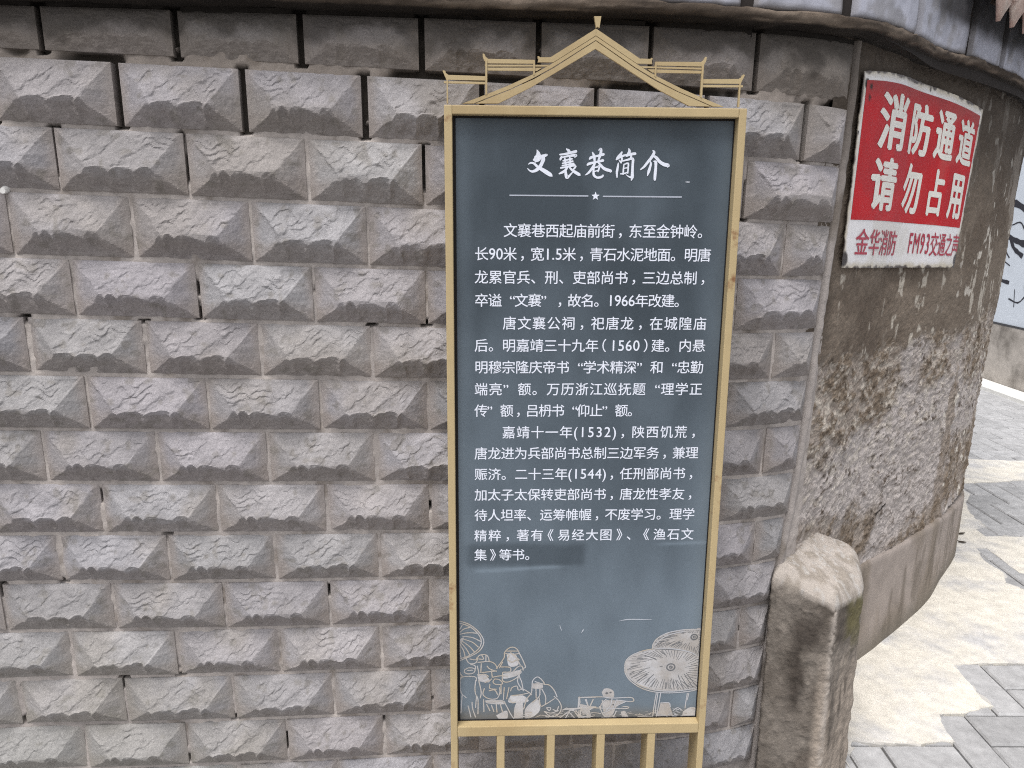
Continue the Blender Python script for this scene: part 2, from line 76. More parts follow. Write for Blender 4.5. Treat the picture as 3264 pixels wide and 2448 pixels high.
PLAN=((-2.4,1.1998),(-2.3802,1.2027),(-2.3604,1.2055),(-2.3406,1.2084),(-2.3208,1.2113),(-2.301,1.2141),(-2.2812,1.217),(-2.2614,1.2199),(-2.2417,1.2228),(-2.2219,1.2256),(-2.2021,1.2285),(-2.1823,1.2314),(-2.1625,1.2342),(-2.1427,1.2371),(-2.1229,1.24),(-2.1031,1.2428),(-2.0833,1.2457),(-2.0635,1.2486),(-2.0437,1.2514),(-2.0239,1.2543),(-2.0041,1.2572),(-1.9843,1.2601),(-1.9646,1.2629),(-1.9448,1.2658),(-1.925,1.2687),(-1.9052,1.2715),(-1.8854,1.2744),(-1.8656,1.2773),(-1.8458,1.2801),(-1.826,1.283),(-1.8062,1.2859),(-1.7864,1.2888),(-1.7666,1.2916),(-1.7468,1.2945),(-1.727,1.2974),(-1.7072,1.3002),(-1.6874,1.3031),(-1.6677,1.306),(-1.6479,1.3088),(-1.6281,1.3117),(-1.6083,1.3146),(-1.5885,1.3174),(-1.5687,1.3203),(-1.5489,1.3232),(-1.5291,1.3261),(-1.5093,1.3289),(-1.4895,1.3318),(-1.4697,1.3347),(-1.4499,1.3375),(-1.4301,1.3404),(-1.4103,1.3433),(-1.3906,1.3461),(-1.3708,1.349),(-1.351,1.3519),(-1.3312,1.3548),(-1.3114,1.3576),(-1.2916,1.3605),(-1.2718,1.3634),(-1.252,1.3662),(-1.2322,1.3691),(-1.2124,1.372),(-1.1926,1.3749),(-1.1729,1.378),(-1.1531,1.3812),(-1.1334,1.3845),(-1.1137,1.3879),(-1.094,1.3912),(-1.0742,1.3944),(-1.0544,1.3974),(-1.0346,1.4001),(-1.0148,1.4026),(-.9949,1.405),(-.9751,1.4072),(-.9552,1.4093),(-.9353,1.4113),(-.9154,1.4132),(-.8954,1.4151),(-.8755,1.4169),(-.8556,1.4186),(-.8357,1.4204),(-.8158,1.4222),(-.7958,1.4239),(-.7759,1.4257),(-.756,1.4275),(-.7361,1.4293),(-.7162,1.4311),(-.6963,1.433),(-.6764,1.435),(-.6564,1.4369),(-.6365,1.4389),(-.6167,1.4409),(-.5968,1.443),(-.5769,1.4451),(-.557,1.4473),(-.5371,1.4495),(-.5172,1.4517),(-.4974,1.4539),(-.4775,1.4562),(-.4576,1.4585),(-.4377,1.4608),(-.4179,1.4631),(-.398,1.4654),(-.3782,1.4678),(-.3583,1.4702),(-.3384,1.4725),(-.3186,1.4749),(-.2987,1.4772),(-.2789,1.4796),(-.259,1.4819),(-.2391,1.4843),(-.2193,1.4866),(-.1994,1.4889),(-.1795,1.4912),(-.1597,1.4935),(-.1398,1.4958),(-.1199,1.4981),(-.1001,1.5004),(-.0802,1.5026),(-.0603,1.5049),(-.0404,1.5072),(-.0206,1.5094),(-.0007,1.5117),(.0192,1.514),(.039,1.5164),(.0589,1.5187),(.0787,1.5211),(.0986,1.5236),(.1184,1.5261),(.1383,1.5286),(.1581,1.5313),(.1779,1.534),(.1977,1.5368),(.2175,1.5397),(.2373,1.5428),(.257,1.5459),(.2767,1.5493),(.2964,1.5527),(.3161,1.5564),(.3357,1.5602),(.3553,1.5642),(.3749,1.5685),(.3943,1.5729),(.4138,1.5777),(.4332,1.5826),(.4525,1.5878),(.4717,1.5933),(.4908,1.5991),(.5099,1.6052),(.5289,1.6116),(.5477,1.6182),(.5664,1.6253),(.585,1.6328),(.6033,1.6408),(.6213,1.6495),(.6389,1.659),(.6559,1.6696),(.6721,1.6812),(.6876,1.6938),(.7025,1.7072),(.7169,1.7211),(.7309,1.7353),(.7447,1.7498),(.7584,1.7644),(.7719,1.7792),(.7853,1.794),(.7986,1.809),(.8118,1.824),(.8249,1.8391),(.8379,1.8543),(.8508,1.8696),(.8636,1.8849),(.8763,1.9004),(.8888,1.916),(.9013,1.9316),(.9137,1.9473),(.9261,1.963),(.9386,1.9786),(.9513,1.9941),(.9642,2.0093),(.9774,2.0244),(.9909,2.0391),(1.0048,2.0535),(1.019,2.0676),(1.0334,2.0814),(1.0481,2.095),(1.063,2.1084),(1.078,2.1216),(1.0931,2.1347),(1.1083,2.1477),(1.1236,2.1606),(1.1389,2.1735),(1.1541,2.1865),(1.1693,2.1995),(1.1844,2.2125),(1.1995,2.2257),(1.2145,2.2389),(1.2295,2.2521),(1.2445,2.2654),(1.2594,2.2787),(1.2744,2.292),(1.2894,2.3052),(1.3043,2.3185),(1.3193,2.3318),(1.3342,2.3451),(1.3491,2.3584),(1.364,2.3718),(1.3787,2.3853),(1.3935,2.3988),(1.4081,2.4124),(1.4227,2.4262),(1.4371,2.44),(1.4515,2.4539),(1.4657,2.468),(1.4797,2.4822),(1.4936,2.4967),(1.5072,2.5113),(1.5207,2.5261),(1.5339,2.5411),(1.547,2.5562),(1.5599,2.5715),(1.5726,2.5869),(1.5853,2.6024),(1.598,2.6179),(1.6106,2.6334),(1.6232,2.6489),(1.6358,2.6644),(1.6485,2.6799),(1.6613,2.6953),(1.6741,2.7106),(1.6871,2.7258),(1.7001,2.741),(1.7131,2.7562),(1.7262,2.7713),(1.7392,2.7865),(1.7522,2.8017),(1.7651,2.817),(1.7779,2.8324),(1.7905,2.8479),(1.8029,2.8636),(1.8152,2.8794),(1.8271,2.8954),(1.8388,2.9117),(1.85,2.9283),(1.8606,2.9452),(1.8706,2.9625),(1.8798,2.9803),(1.8882,2.9984),(1.8958,3.0169),(1.9028,3.0357),(1.9092,3.0546),(1.9152,3.0737),(1.921,3.0928),(1.9266,3.112),(1.932,3.1313),(1.9373,3.1506),(1.9424,3.1699),(1.9473,3.1893),(1.952,3.2087),(1.9565,3.2282),(1.9607,3.2478),(1.9646,3.2674),(1.9681,3.2871),(1.9712,3.3068),(1.974,3.3266),(1.9765,3.3465),(1.9786,3.3664),(1.9805,3.3863),(1.9822,3.4062),(1.9837,3.4262),(1.985,3.4461),(1.9862,3.4661),(1.9872,3.486),(1.988,3.506),(1.9887,3.526),(1.9892,3.546),(1.9895,3.566),(1.9896,3.586),(1.9896,3.606),(1.9893,3.626),(1.9889,3.646),(1.9883,3.666),(1.9876,3.686),(1.9867,3.706),(1.9856,3.7259),(1.9845,3.7459),(1.9832,3.7659),(1.9819,3.7858),(1.9804,3.8058),(1.9789,3.8257),(1.9773,3.8456),(1.9757,3.8656),(1.974,3.8855),(1.9722,3.9054),(1.9704,3.9253),(1.9684,3.9452),(1.9665,3.9652),(1.9645,3.9851),(1.9624,4.0049),(1.9603,4.0248),(1.9581,4.0447),(1.9559,4.0646),(1.9537,4.0845),(1.9514,4.1043),(1.9491,4.1242),(1.9468,4.1441),(1.9444,4.1639),(1.942,4.1838),(1.9396,4.2036),(1.9371,4.2235),(1.9347,4.2433),(1.9322,4.2632),(1.9297,4.283),(1.9272,4.3029),(1.9246,4.3227),(1.9221,4.3425),(1.9195,4.3624),(1.9169,4.3822),(1.9143,4.402),(1.9116,4.4218),(1.9089,4.4417),(1.9062,4.4615),(1.9035,4.4813),(1.9007,4.5011),(1.898,4.5209),(1.8952,4.5407),(1.8924,4.5605),(1.8895,4.5803),(1.8867,4.6001),(1.8838,4.6199),(1.8809,4.6397),(1.8781,4.6595),(1.8752,4.6793),(1.8722,4.6991),(1.8693,4.7189),(1.8664,4.7386),(1.8635,4.7584),(1.8605,4.7782),(1.8576,4.798),(1.8546,4.8178),(1.8516,4.8375),(1.8487,4.8573),(1.8457,4.8771),(1.8427,4.8969),(1.8397,4.9167),(1.8368,4.9364),(1.8338,4.9562),(1.8308,4.976),(1.8279,4.9958),(1.8249,5.0155),(1.822,5.0353),(1.819,5.0551),(1.8161,5.0749),(1.8131,5.0947),(1.8102,5.1145),(1.8073,5.1342),(1.8044,5.154),(1.8015,5.1738),(1.7986,5.1936))
PLAN_S0=-2.42
PATCH=(((.84,1.69),(.903,1.79),(.945,1.779),(1.013,1.78),(1.079,1.778),(1.138,1.789),(1.165,1.781),(1.176,1.837),(1.191,1.903),(1.264,1.907),(1.365,1.937),(1.356,1.974),(1.36,2.031),(1.36,2.074),(1.372,2.146),(1.457,2.152),(1.594,2.155),(1.672,2.158),(1.764,2.253),(1.971,2.598),(1.909,2.637),(1.873,2.691),(1.918,2.784),(1.909,2.89),(1.944,3.009),(1.987,3.01),(1.989,2.931),(1.98,2.777),(2.022,2.77),(2.256,3.127),(2.147,3.128),(2.058,3.133),(2.062,3.203),(2.117,3.233),(2.133,3.332),(2.167,3.459),(2.215,3.549),(2.295,3.651),(2.3,3.725),(2.265,3.749),(1.841,3.069),(1.361,2.498),(1.113,2.211),(.885,1.908)),((2.503,4.235),(2.631,4.231),(2.747,4.207),(2.936,4.2),(3.125,4.192),(2.915,3.889),(2.708,3.874),(2.561,3.843),(2.458,3.829),(2.269,3.809)))
PATCH_HOLE=((2.488,4.032),(2.556,3.995),(2.562,3.884),(2.404,3.891))
KERB=((3.981,6.43),(3.993,5.855),(3.903,5.716),(3.811,6.143))

# ---------------------------------------------------------------- helpers
rng = np.random.default_rng(7)


def hash2(ix, iy, seed):
    h = np.sin(ix * 127.1 + iy * 311.7 + seed * 74.7) * 43758.5453
    return h - np.floor(h)


def vnoise(x, y, seed=0):
    x, y = np.broadcast_arrays(np.asarray(x, float), np.asarray(y, float))
    ix, iy = np.floor(x), np.floor(y)
    fx, fy = x - ix, y - iy
    fx, fy = fx * fx * (3 - 2 * fx), fy * fy * (3 - 2 * fy)
    a, b = hash2(ix, iy, seed), hash2(ix + 1, iy, seed)
    c, d = hash2(ix, iy + 1, seed), hash2(ix + 1, iy + 1, seed)
    return (a + (b - a) * fx) * (1 - fy) + (c + (d - c) * fx) * fy


def fbm(x, y, seed=0, octv=4, gain=0.5):
    t, amp, tot = 0.0, 1.0, 0.0
    for i in range(octv):
        t = t + amp * vnoise(x * 2 ** i, y * 2 ** i, seed + 13 * i)
        tot += amp
        amp *= gain
    return t / tot


def sstep(a, b, x):
    t = np.clip((x - a) / (b - a), 0, 1)
    return t * t * (3 - 2 * t)


def mix(a, b, t):
    a, b, t = np.asarray(a, float), np.asarray(b, float), np.asarray(t)[..., None]
    return a * (1 - t) + b * t


def material(name, color=(0.5, 0.5, 0.5), rough=0.8, spec=0.3, var=0.15, scale=30.0, bump=0.0, bump_scale=200.0,
             vcol=False, dist=0.002, metallic=0.0, second=None, second_scale=6.0, second_at=(0.5, 0.62), coat=0.0):
    m = bpy.data.materials.new(name)
    m.use_nodes = True
    nt = m.node_tree
    n, l = nt.nodes, nt.links
    b = n["Principled BSDF"]
    b.inputs['Roughness'].default_value = rough
    b.inputs['Specular IOR Level'].default_value = spec
    b.inputs['Metallic'].default_value = metallic
    b.inputs['Coat Weight'].default_value = coat
    b.inputs['Coat Roughness'].default_value = 0.12
    tc = n.new("ShaderNodeTexCoord")
    if vcol:
        src = n.new("ShaderNodeVertexColor")
        src.layer_name = "Col"
    else:
        src = n.new("ShaderNodeRGB")
        src.outputs[0].default_value = (*color, 1)
    out = src.outputs[0]
    if second is not None:
        nz = n.new("ShaderNodeTexNoise")
        nz.inputs['Scale'].default_value = second_scale
        nz.inputs['Detail'].default_value = 8
        nz.inputs['Roughness'].default_value = 0.65
        l.new(tc.outputs['Object'], nz.inputs['Vector'])
        mr = n.new("ShaderNodeMapRange")
        mr.inputs['From Min'].default_value, mr.inputs['From Max'].default_value = second_at
        l.new(nz.outputs[0], mr.inputs['Value'])
        mx = n.new("ShaderNodeMix")
        mx.data_type = 'RGBA'
        mx.inputs[7].default_value = (*second, 1)
        l.new(mr.outputs[0], mx.inputs[0])
        l.new(out, mx.inputs[6])
        out = mx.outputs[2]
    if var > 0:
        nz = n.new("ShaderNodeTexNoise")
        nz.inputs['Scale'].default_value = scale
        nz.inputs['Detail'].default_value = 6
        nz.inputs['Roughness'].default_value = 0.7
        l.new(tc.outputs['Object'], nz.inputs['Vector'])
        mr = n.new("ShaderNodeMapRange")
        mr.inputs['From Min'].default_value, mr.inputs['From Max'].default_value = 0.25, 0.75
        mr.inputs['To Min'].default_value, mr.inputs['To Max'].default_value = 1 - var, 1 + var
        l.new(nz.outputs[0], mr.inputs['Value'])
        mu = n.new("ShaderNodeMix")
        mu.data_type = 'RGBA'
        mu.blend_type = 'MULTIPLY'
        mu.inputs[0].default_value = 1.0
        l.new(out, mu.inputs[6])
        l.new(mr.outputs[0], mu.inputs[7])
        out = mu.outputs[2]
    l.new(out, b.inputs['Base Color'])
    if bump > 0:
        nz = n.new("ShaderNodeTexNoise")
        nz.inputs['Scale'].default_value = bump_scale
        nz.inputs['Detail'].default_value = 8
        nz.inputs['Roughness'].default_value = 0.7
        l.new(tc.outputs['Object'], nz.inputs['Vector'])
        bp = n.new("ShaderNodeBump")
        bp.inputs['Strength'].default_value = bump
        bp.inputs['Distance'].default_value = dist
        l.new(nz.outputs[0], bp.inputs['Height'])
        l.new(bp.outputs[0], b.inputs['Normal'])
    return m


def tag(o, label=None, cat=None, group=None, kind=None):
    for k, v in (("label", label), ("category", cat), ("group", group), ("kind", kind)):
        if v:
            o[k] = v
    return o


def empty(name, loc, label, cat, group=None):
    o = bpy.data.objects.new(name, None)
    o.empty_display_size = 0.05
    o.location = loc
    COL.objects.link(o)
    return tag(o, label, cat, group)


def origin_of(o):
    v = Vector((0, 0, 0))
    while o is not None:
        v = v + o.location
        o = o.parent
    return np.array(v)


def obj(name, verts, faces, mat, parent=None, col=None, smooth=True, loc=None):
    """One mesh object from world-space vertices; its origin is its parent's (or loc)."""
    verts = np.asarray(verts, np.float64).reshape(-1, 3)
    o_w = origin_of(parent) if parent is not None else np.array(loc if loc is not None else (0, 0, 0), float)
    vv = (verts - o_w).astype(np.float32)
    me = bpy.data.meshes.new(name)
    if isinstance(faces, np.ndarray):
        k = faces.shape[1]
        me.vertices.add(len(vv))
        me.vertices.foreach_set("co", vv.ravel())
        me.loops.add(faces.size)
        me.loops.foreach_set("vertex_index", faces.astype(np.int32).ravel())
        me.polygons.add(len(faces))
        me.polygons.foreach_set("loop_start", np.arange(0, faces.size, k, dtype=np.int32))
        me.polygons.foreach_set("loop_total", np.full(len(faces), k, np.int32))
        me.update(calc_edges=True)
    else:
        me.from_pydata(vv.tolist(), [], [tuple(int(i) for i in f) for f in faces])
    me.validate()
    if col is not None:
        at = me.color_attributes.new("Col", 'FLOAT_COLOR', 'POINT')
        c = np.ones((len(vv), 4), np.float32)
        c[:, :3] = np.clip(np.asarray(col).reshape(-1, 3), 0, 1)
        at.data.foreach_set("color", c.ravel())
    me.polygons.foreach_set("use_smooth", np.full(len(me.polygons), smooth))
    me.materials.append(mat)
    o = bpy.data.objects.new(name, me)
    COL.objects.link(o)
    if parent is not None:
        o.parent = parent
    elif loc is not None:
        o.location = loc
    return o


def grid_faces(nu, nv, base=0):
    i = np.arange(nu - 1)[:, None] * nv + np.arange(nv - 1)[None, :]
    i = i.ravel() + base
    return np.stack([i, i + nv, i + nv + 1, i + 1], 1)


class MB:
    """Collects boxes, prisms and strips that become one mesh."""

    def __init__(self):
        self.v, self.f = [], []

    def add(self, verts, faces):
        b = len(self.v)
        self.v += [tuple(map(float, p)) for p in verts]
        self.f += [tuple(int(i) + b for i in f) for f in faces]

    def box8(self, c):      # c: 8 corners, bottom ring then top ring
        self.add(c, [(3, 2, 1, 0), (4, 5, 6, 7), (0, 1, 5, 4), (1, 2, 6, 5), (2, 3, 7, 6), (3, 0, 4, 7)])

    def box(self, a, b):
        x0, y0, z0 = a
        x1, y1, z1 = b
        self.box8([(x0, y0, z0), (x1, y0, z0), (x1, y1, z0), (x0, y1, z0), (x0, y0, z1), (x1, y0, z1), (x1, y1, z1), (x0, y1, z1)])

    def prism(self, poly, f):   # poly: 2-D outline, f(p, k) -> world point of layer k (0 front, 1 back)
        n = len(poly)
        tris = tessellate_polygon([[Vector((p[0], p[1], 0)) for p in poly]])
        vs_ = [f(p, 0) for p in poly] + [f(p, 1) for p in poly]
        fs = [tuple(t) for t in tris] + [tuple(i + n for i in reversed(t)) for t in tris]
        fs += [(i, (i + 1) % n, (i + 1) % n + n, i + n) for i in range(n)]
        self.add(vs_, fs)

    def build(self, name, mat, parent=None, smooth=False, bevel=0.0, loc=None, col=None):
        o = obj(name, np.array(self.v), self.f, mat, parent, col=col, smooth=smooth, loc=loc)
        bm = bmesh.new()
        bm.from_mesh(o.data)
        if bevel > 0:
            bmesh.ops.bevel(bm, geom=bm.edges[:], offset=bevel, segments=2, affect='EDGES', profile=0.6)
        bmesh.ops.recalc_face_normals(bm, faces=bm.faces[:])
        bm.to_mesh(o.data)
        bm.free()
        return o


# glyph outlines of the built-in font, as flat triangles in units of one em
_GL = {}


def glyph(ch, bold=0.0):
    key = (ch, bold)
    if key not in _GL:
        cu = bpy.data.curves.new("glyph", 'FONT')
        cu.body = ch
        cu.size = 1.0
        cu.offset = bold
        cu.resolution_u = 3
        cu.fill_mode = 'FRONT'
        ob = bpy.data.objects.new("glyph", cu)
        COL.objects.link(ob)
        dg = bpy.context.evaluated_depsgraph_get()
        me = ob.evaluated_get(dg).to_mesh()
        v = np.array([p.co[:] for p in me.vertices]) if len(me.vertices) else np.zeros((0, 3))
        f = [tuple(p.vertices) for p in me.polygons]
        ob.evaluated_get(dg).to_mesh_clear()
        bpy.data.objects.remove(ob)
        bpy.data.curves.remove(cu)
        _GL[key] = (v[:, :2] if len(v) else np.zeros((0, 2)), f)
    return _GL[key]


# ---------------------------------------------------------------- the wall line
PL = np.array(PLAN)
PXY = PL[:, :2]
tg = np.gradient(PXY, axis=0)
tg /= np.linalg.norm(tg, axis=1)[:, None]
PN = np.stack([tg[:, 1], -tg[:, 0]], 1)
for _ in range(3):
    PN[1:-1] = (PN[:-2] + 2 * PN[1:-1] + PN[2:]) / 4
PS = PLAN_S0 + np.r_[0, np.cumsum(np.linalg.norm(np.diff(PXY, axis=0), axis=1))]
LEAN = 0.03496


def wall(s, z, off=0.0):
    """Point of the curved wall: s along it, z above the camera's height, off in front of its face."""
    s, z, off = np.broadcast_arrays(np.asarray(s, float), np.asarray(z, float), np.asarray(off, float))
    p = np.stack([np.interp(s, PS, PXY[:, 0]), np.interp(s, PS, PXY[:, 1])], -1)
    n = np.stack([np.interp(s, PS, PN[:, 0]), np.interp(s, PS, PN[:, 1])], -1)
    n /= np.linalg.norm(n, axis=-1, keepdims=True)
    q = p + n * (LEAN * z + off)[..., None]
    return np.concatenate([q, (z + CAM_H)[..., None]], -1)


Z0 = -CAM_H
S_LEFT, S_END = -1.75, 3.9

# ---------------------------------------------------------------- ground
m_ground = material("ground_concrete", (0.16, 0.155, 0.15), 0.95, 0.2, 0.25, 20, 0.5, 120)
o = obj("ground", [(-70, -70, -0.012), (70, -70, -0.012), (70, 70, -0.012), (-70, 70, -0.012)], [(0, 1, 2, 3)], m_ground)
tag(o, "grey ground under and beyond the paving", "ground", kind="structure")

WX, WY = 0.0962, 0.1252
v, f, c = [], [], []
gp = 0.0028
rr = random.Random(3)
for i in range(-32, 38):
    for j in range(-24, 74):
        t = (i + j) % 4
        if t not in (0, 2):
            continue
        x0, y0 = 0.972 + i * WX, 1.6506 + j * WY
        x1, y1 = (x0 + 2 * WX, y0 + WY) if t == 0 else (x0 + WX, y0 + 2 * WY)
        ox, oy = rr.uniform(-.0012, .0012), rr.uniform(-.0012, .0012)
        x0, x1, y0, y1 = x0 + gp + ox, x1 - gp + ox, y0 + gp + oy, y1 - gp + oy
        b = len(v)
        h = rr.uniform(-0.0012, 0.0012)
        tx, ty = rr.uniform(-.004, .004), rr.uniform(-.004, .004)
        e = 0.005
        for (xa, xb, ya, yb, z) in ((x0, x1, y0, y1, -0.011), (x0, x1, y0, y1, -0.005), (x0 + e, x1 - e, y0 + e, y1 - e, 0.0)):
            for (px, py) in ((xa, ya), (xb, ya), (xb, yb), (xa, yb)):
                v.append((px, py, z + (h + (px - x0) * tx + (py - y0) * ty if z > -0.01 else 0)))
        for k in range(2):
            for q in range(4):
                f.append((b + 4 * k + q, b + 4 * k + (q + 1) % 4, b + 4 * k + 4 + (q + 1) % 4, b + 4 * k + 4 + q))
        f.append((b + 8, b + 9, b + 10, b + 11))
        tt = rr.uniform(0.86, 1.12)
        c += [np.array((0.37, 0.37, 0.375)) * tt * (1 + rr.uniform(-.015, .015))] * 12
m_paver = material("grey_paver", rough=0.85, spec=0.3, var=0.28, scale=22, bump=0.35, bump_scale=260, vcol=True, dist=0.0015)
o = obj("paving", v, np.array(f), m_paver, col=np.array(c), smooth=False)
tag(o, "grey brick paving of the lane, laid in a herringbone", "paving", kind="structure")

m_cem = material("cream_cement", (0.68, 0.645, 0.575), 0.9, 0.2, 0.22, 17, 0.4, 60, second=(0.50, 0.495, 0.495), second_scale=4.2,
                 second_at=(0.47, 0.66), dist=0.005)


def ragged(poly, step=0.010, amp=0.007, seed=1):
    out = []
    for a, b in zip(poly, poly[1:] + poly[:1]):
        a, b = np.array(a), np.array(b)
        n = max(1, int(np.linalg.norm(b - a) / step))
        for k in range(n):
            p = a + (b - a) * k / n
            d = np.array([fbm(p[0] * 30, p[1] * 30, seed, 3) - .5, fbm(p[0] * 30, p[1] * 30, seed + 50, 3) - .5])
            out.append(tuple(p + d * 2 * amp))
    return out


mb = MB()
for k, poly in enumerate(PATCH):
    pl = ragged([tuple(p) for p in poly], seed=k + 1)
    mb.prism(pl, lambda p, q: (p[0], p[1], (0.0025, -0.010)[q]))
o = mb.build("cement_apron", m_cem)
mb2 = MB()
for k, poly in enumerate(PATCH):
    pl = ragged(ragged([tuple(p) for p in poly], .012, .022, k + 31), .012, .012, k + 41)
    mb2.prism(pl, lambda p, q: (p[0], p[1], (0.0012, -0.010)[q]))
tag(mb2.build("cement_stain", material("grey_cement", (0.50, 0.485, 0.46), 0.9, 0.2, 0.18, 14, 0.4, 60)),
    "thin greyish skim of cement fading out round the cream apron", "cement skim", kind="structure")
tag(o, "cream cement smeared over the paving along the wall foot", "cement apron", kind="structure")

mb = MB()
mb.box8([(3.83, 2.6, -0.01), (3.99, 2.6, -0.01), (3.985, 10.0, -0.01), (3.75, 10.0, -0.01),
         (3.83, 2.6, 0.03), (3.99, 2.6, 0.03), (3.985, 10.0, 0.03), (3.75, 10.0, 0.03)])
o = mb.build("kerb", material("pale_kerb", (0.72, 0.71, 0.68), 0.85, 0.3, 0.08, 12, 0.3, 80), bevel=0.004)
tag(o, "white kerb strip at the foot of the painted wall", "kerb", kind="structure")

# ---------------------------------------------------------------- the block wall
m_stone = material("rock_faced_stone", rough=0.78, spec=0.4, var=0.24, scale=260, bump=0.6, bump_scale=420, vcol=True, dist=0.0018)
m_mortar = material("bed_mortar", rough=0.95, spec=0.2, var=0.18, scale=90, bump=0.6, bump_scale=180, vcol=True, dist=0.002)

# height of the joint above course k at s = -0.8 and at s = 0.6 (the courses dip to the right)
JA = [.347, .267, .152, .039, -.077, -.186, -.296, -.405, -.514, -.623, -.729, -.838, -.948, -1.060, -1.172, -1.284, -1.396]
JB = [.347, .228, .110, -.010, -.123, -.237, -.343, -.449, -.561, -.669, -.777, -.886, -.996, -1.105, -1.213, -1.322, -1.432]


def joint_z(k, s):
    return JA[k] + (JB[k] - JA[k]) * (s + 0.8) / 1.4


def strip_s(z):
    return np.interp(z, [-1.35, -1.1, -.886, -.78, -.674, -.564, -.454, -.24, 0.0, .12, .36], [.637, .640, .643, .652, .667, .678, .687, .694, .704, .712, .714])


EVEN = [-.811, -.600, -.590, -.379, -.167, .043, .252, .464]
EVEN_R = [-.811, -.590, -.378, -.167, .045, .255, .468]
ODD_R = [-.905, -.695, -.485, -.274, -.062, .150, .360, .573]


def joints(k):
    base = list(EVEN_R if k % 2 == 0 else ODD_R)
    sh = 0.0
    if k == 1:
        base = [-.907, -.695, -.483, -.271, -.058, .155, .372, .595]
    if k >= 10:
        base = [b - 0.004 - (0.014 if b > .4 else 0) for b in base]
    if k == 0:
        base[-1] = .470
    while base[0] > S_LEFT - 0.1:
        base.insert(0, base[0] - 0.2095)
    return base


NU, NV = 88, 46
us = np.linspace(0, 1, NU)
vs_ = np.linspace(0, 1, NV)


def relief(x, y, L, H, mould, flat=1.0, seed=0):
    """Height of one rock-faced block, cast from one of three moulds. x from the left, y from the bottom."""
    X, Y = x / L * 0.2, y / H * 0.1
    if L < 0.15:
        X = x
    m = mould * 7
    edge = np.minimum(np.minimum(x, L - x), np.minimum(y, H - y))
    em = sstep(0.0, 0.010, edge)
    w1 = fbm(X * 55, Y * 55, m + 1, 4, .6) - .5
    w2 = fbm(X * 55, Y * 55, m + 2, 4, .6) - .5
    w3 = fbm(X * 22, Y * 10, m + 3, 3) - .5
    # pyramid of four facets: the ridge runs a third of the way up
    arch = np.abs(np.sin(X * 84 + mould * 1.3 + 5.0 * w3))
    yb = y + (0.0125 * (.62 - arch) + 0.010 * w3 + 0.010 * w1) * em * sstep(.030, .060, np.minimum(x, L - x)) + .003 * w2 * em
    hl = (x + 0.005 * w1 * em) * 0.56
    hr = (L - x + 0.005 * w2 * em) * 0.56
    ht = (H - y) * 0.44 + 0.0016 * sstep(0, .004, H - y) + 0.003 * w2 * em
    hb = yb * 0.74
    k = 0.0003
    st = np.stack([hl, hr, ht, hb])
    mn = st.min(0)
    h = mn - k * np.log(np.exp(-(st - mn) / k).sum(0))
    top = sstep(-.001, .002, np.minimum(np.minimum(hl, hr), hb) - ht) * em
    bot = sstep(-.001, .002, np.minimum(np.minimum(hl, hr), ht) - hb) * em
    # broken strata running along the upper face, slanting creases across the middle
    warp = 0.034 * fbm(X * 24, Y * 18, m + 4, 4, .55) + 0.004 * np.sin(X * 130 + 4 * w3)
    ph = ((0.1 - Y) * .7 + warp + .012 * (fbm(X * 11 + seed * 3.7, Y * 14, seed, 3) - .5)) / 0.0105
    saw = ph - np.floor(ph)
    amt = 1.35 * sstep(.42, .66, fbm(X * 30 + seed * 1.3, Y * 40, m + 31, 3)) * sstep(.040, .062, Y)
    h = h + top * 0.0015 * (sstep(0, .75, saw) - sstep(.78, 1.0, saw) - .4) * amt
    for (c0, dx, sl) in ((-0.018, .030, .72), (-.052, .085, .66)):
        d = (Y - 0.036) - (X - dx) * sl + 0.022 * w1 + .010 * w3
        h = h + top * 0.0019 * (sstep(-.0025, .0025, d) - .5) * sstep(dx - .025, dx + .005, X) * sstep(dx + .085, dx + .045, X)
    h = h + em * 0.0062 * (fbm(X * 20 + seed * 5.1, Y * 26, seed + 3, 4) - .5) * (top + bot)
    h = h + top * 0.0030 * (fbm(X * 48, Y * 60, m + 66, 3, .6) - .5)
    h = h + bot * 0.0062 * (fbm(X * 75, Y * 110, m + 90, 4, .6) - .5)
    h = h + em * (0.0024 * (fbm(X * 70, Y * 70, m + 95, 5, .6) - .5)) * (.35 + .65 * top)
    h = h + em * (0.0013 * (fbm(X * 130 + seed, Y * 130, seed, 3, .6) - .5))
    return np.clip(h + top * .006 * (fbm(X * 16, Y * 22, m + 55, 3) - .5), -0.001, 0.0300 + .003 * w3 + .002 * w1) * flat


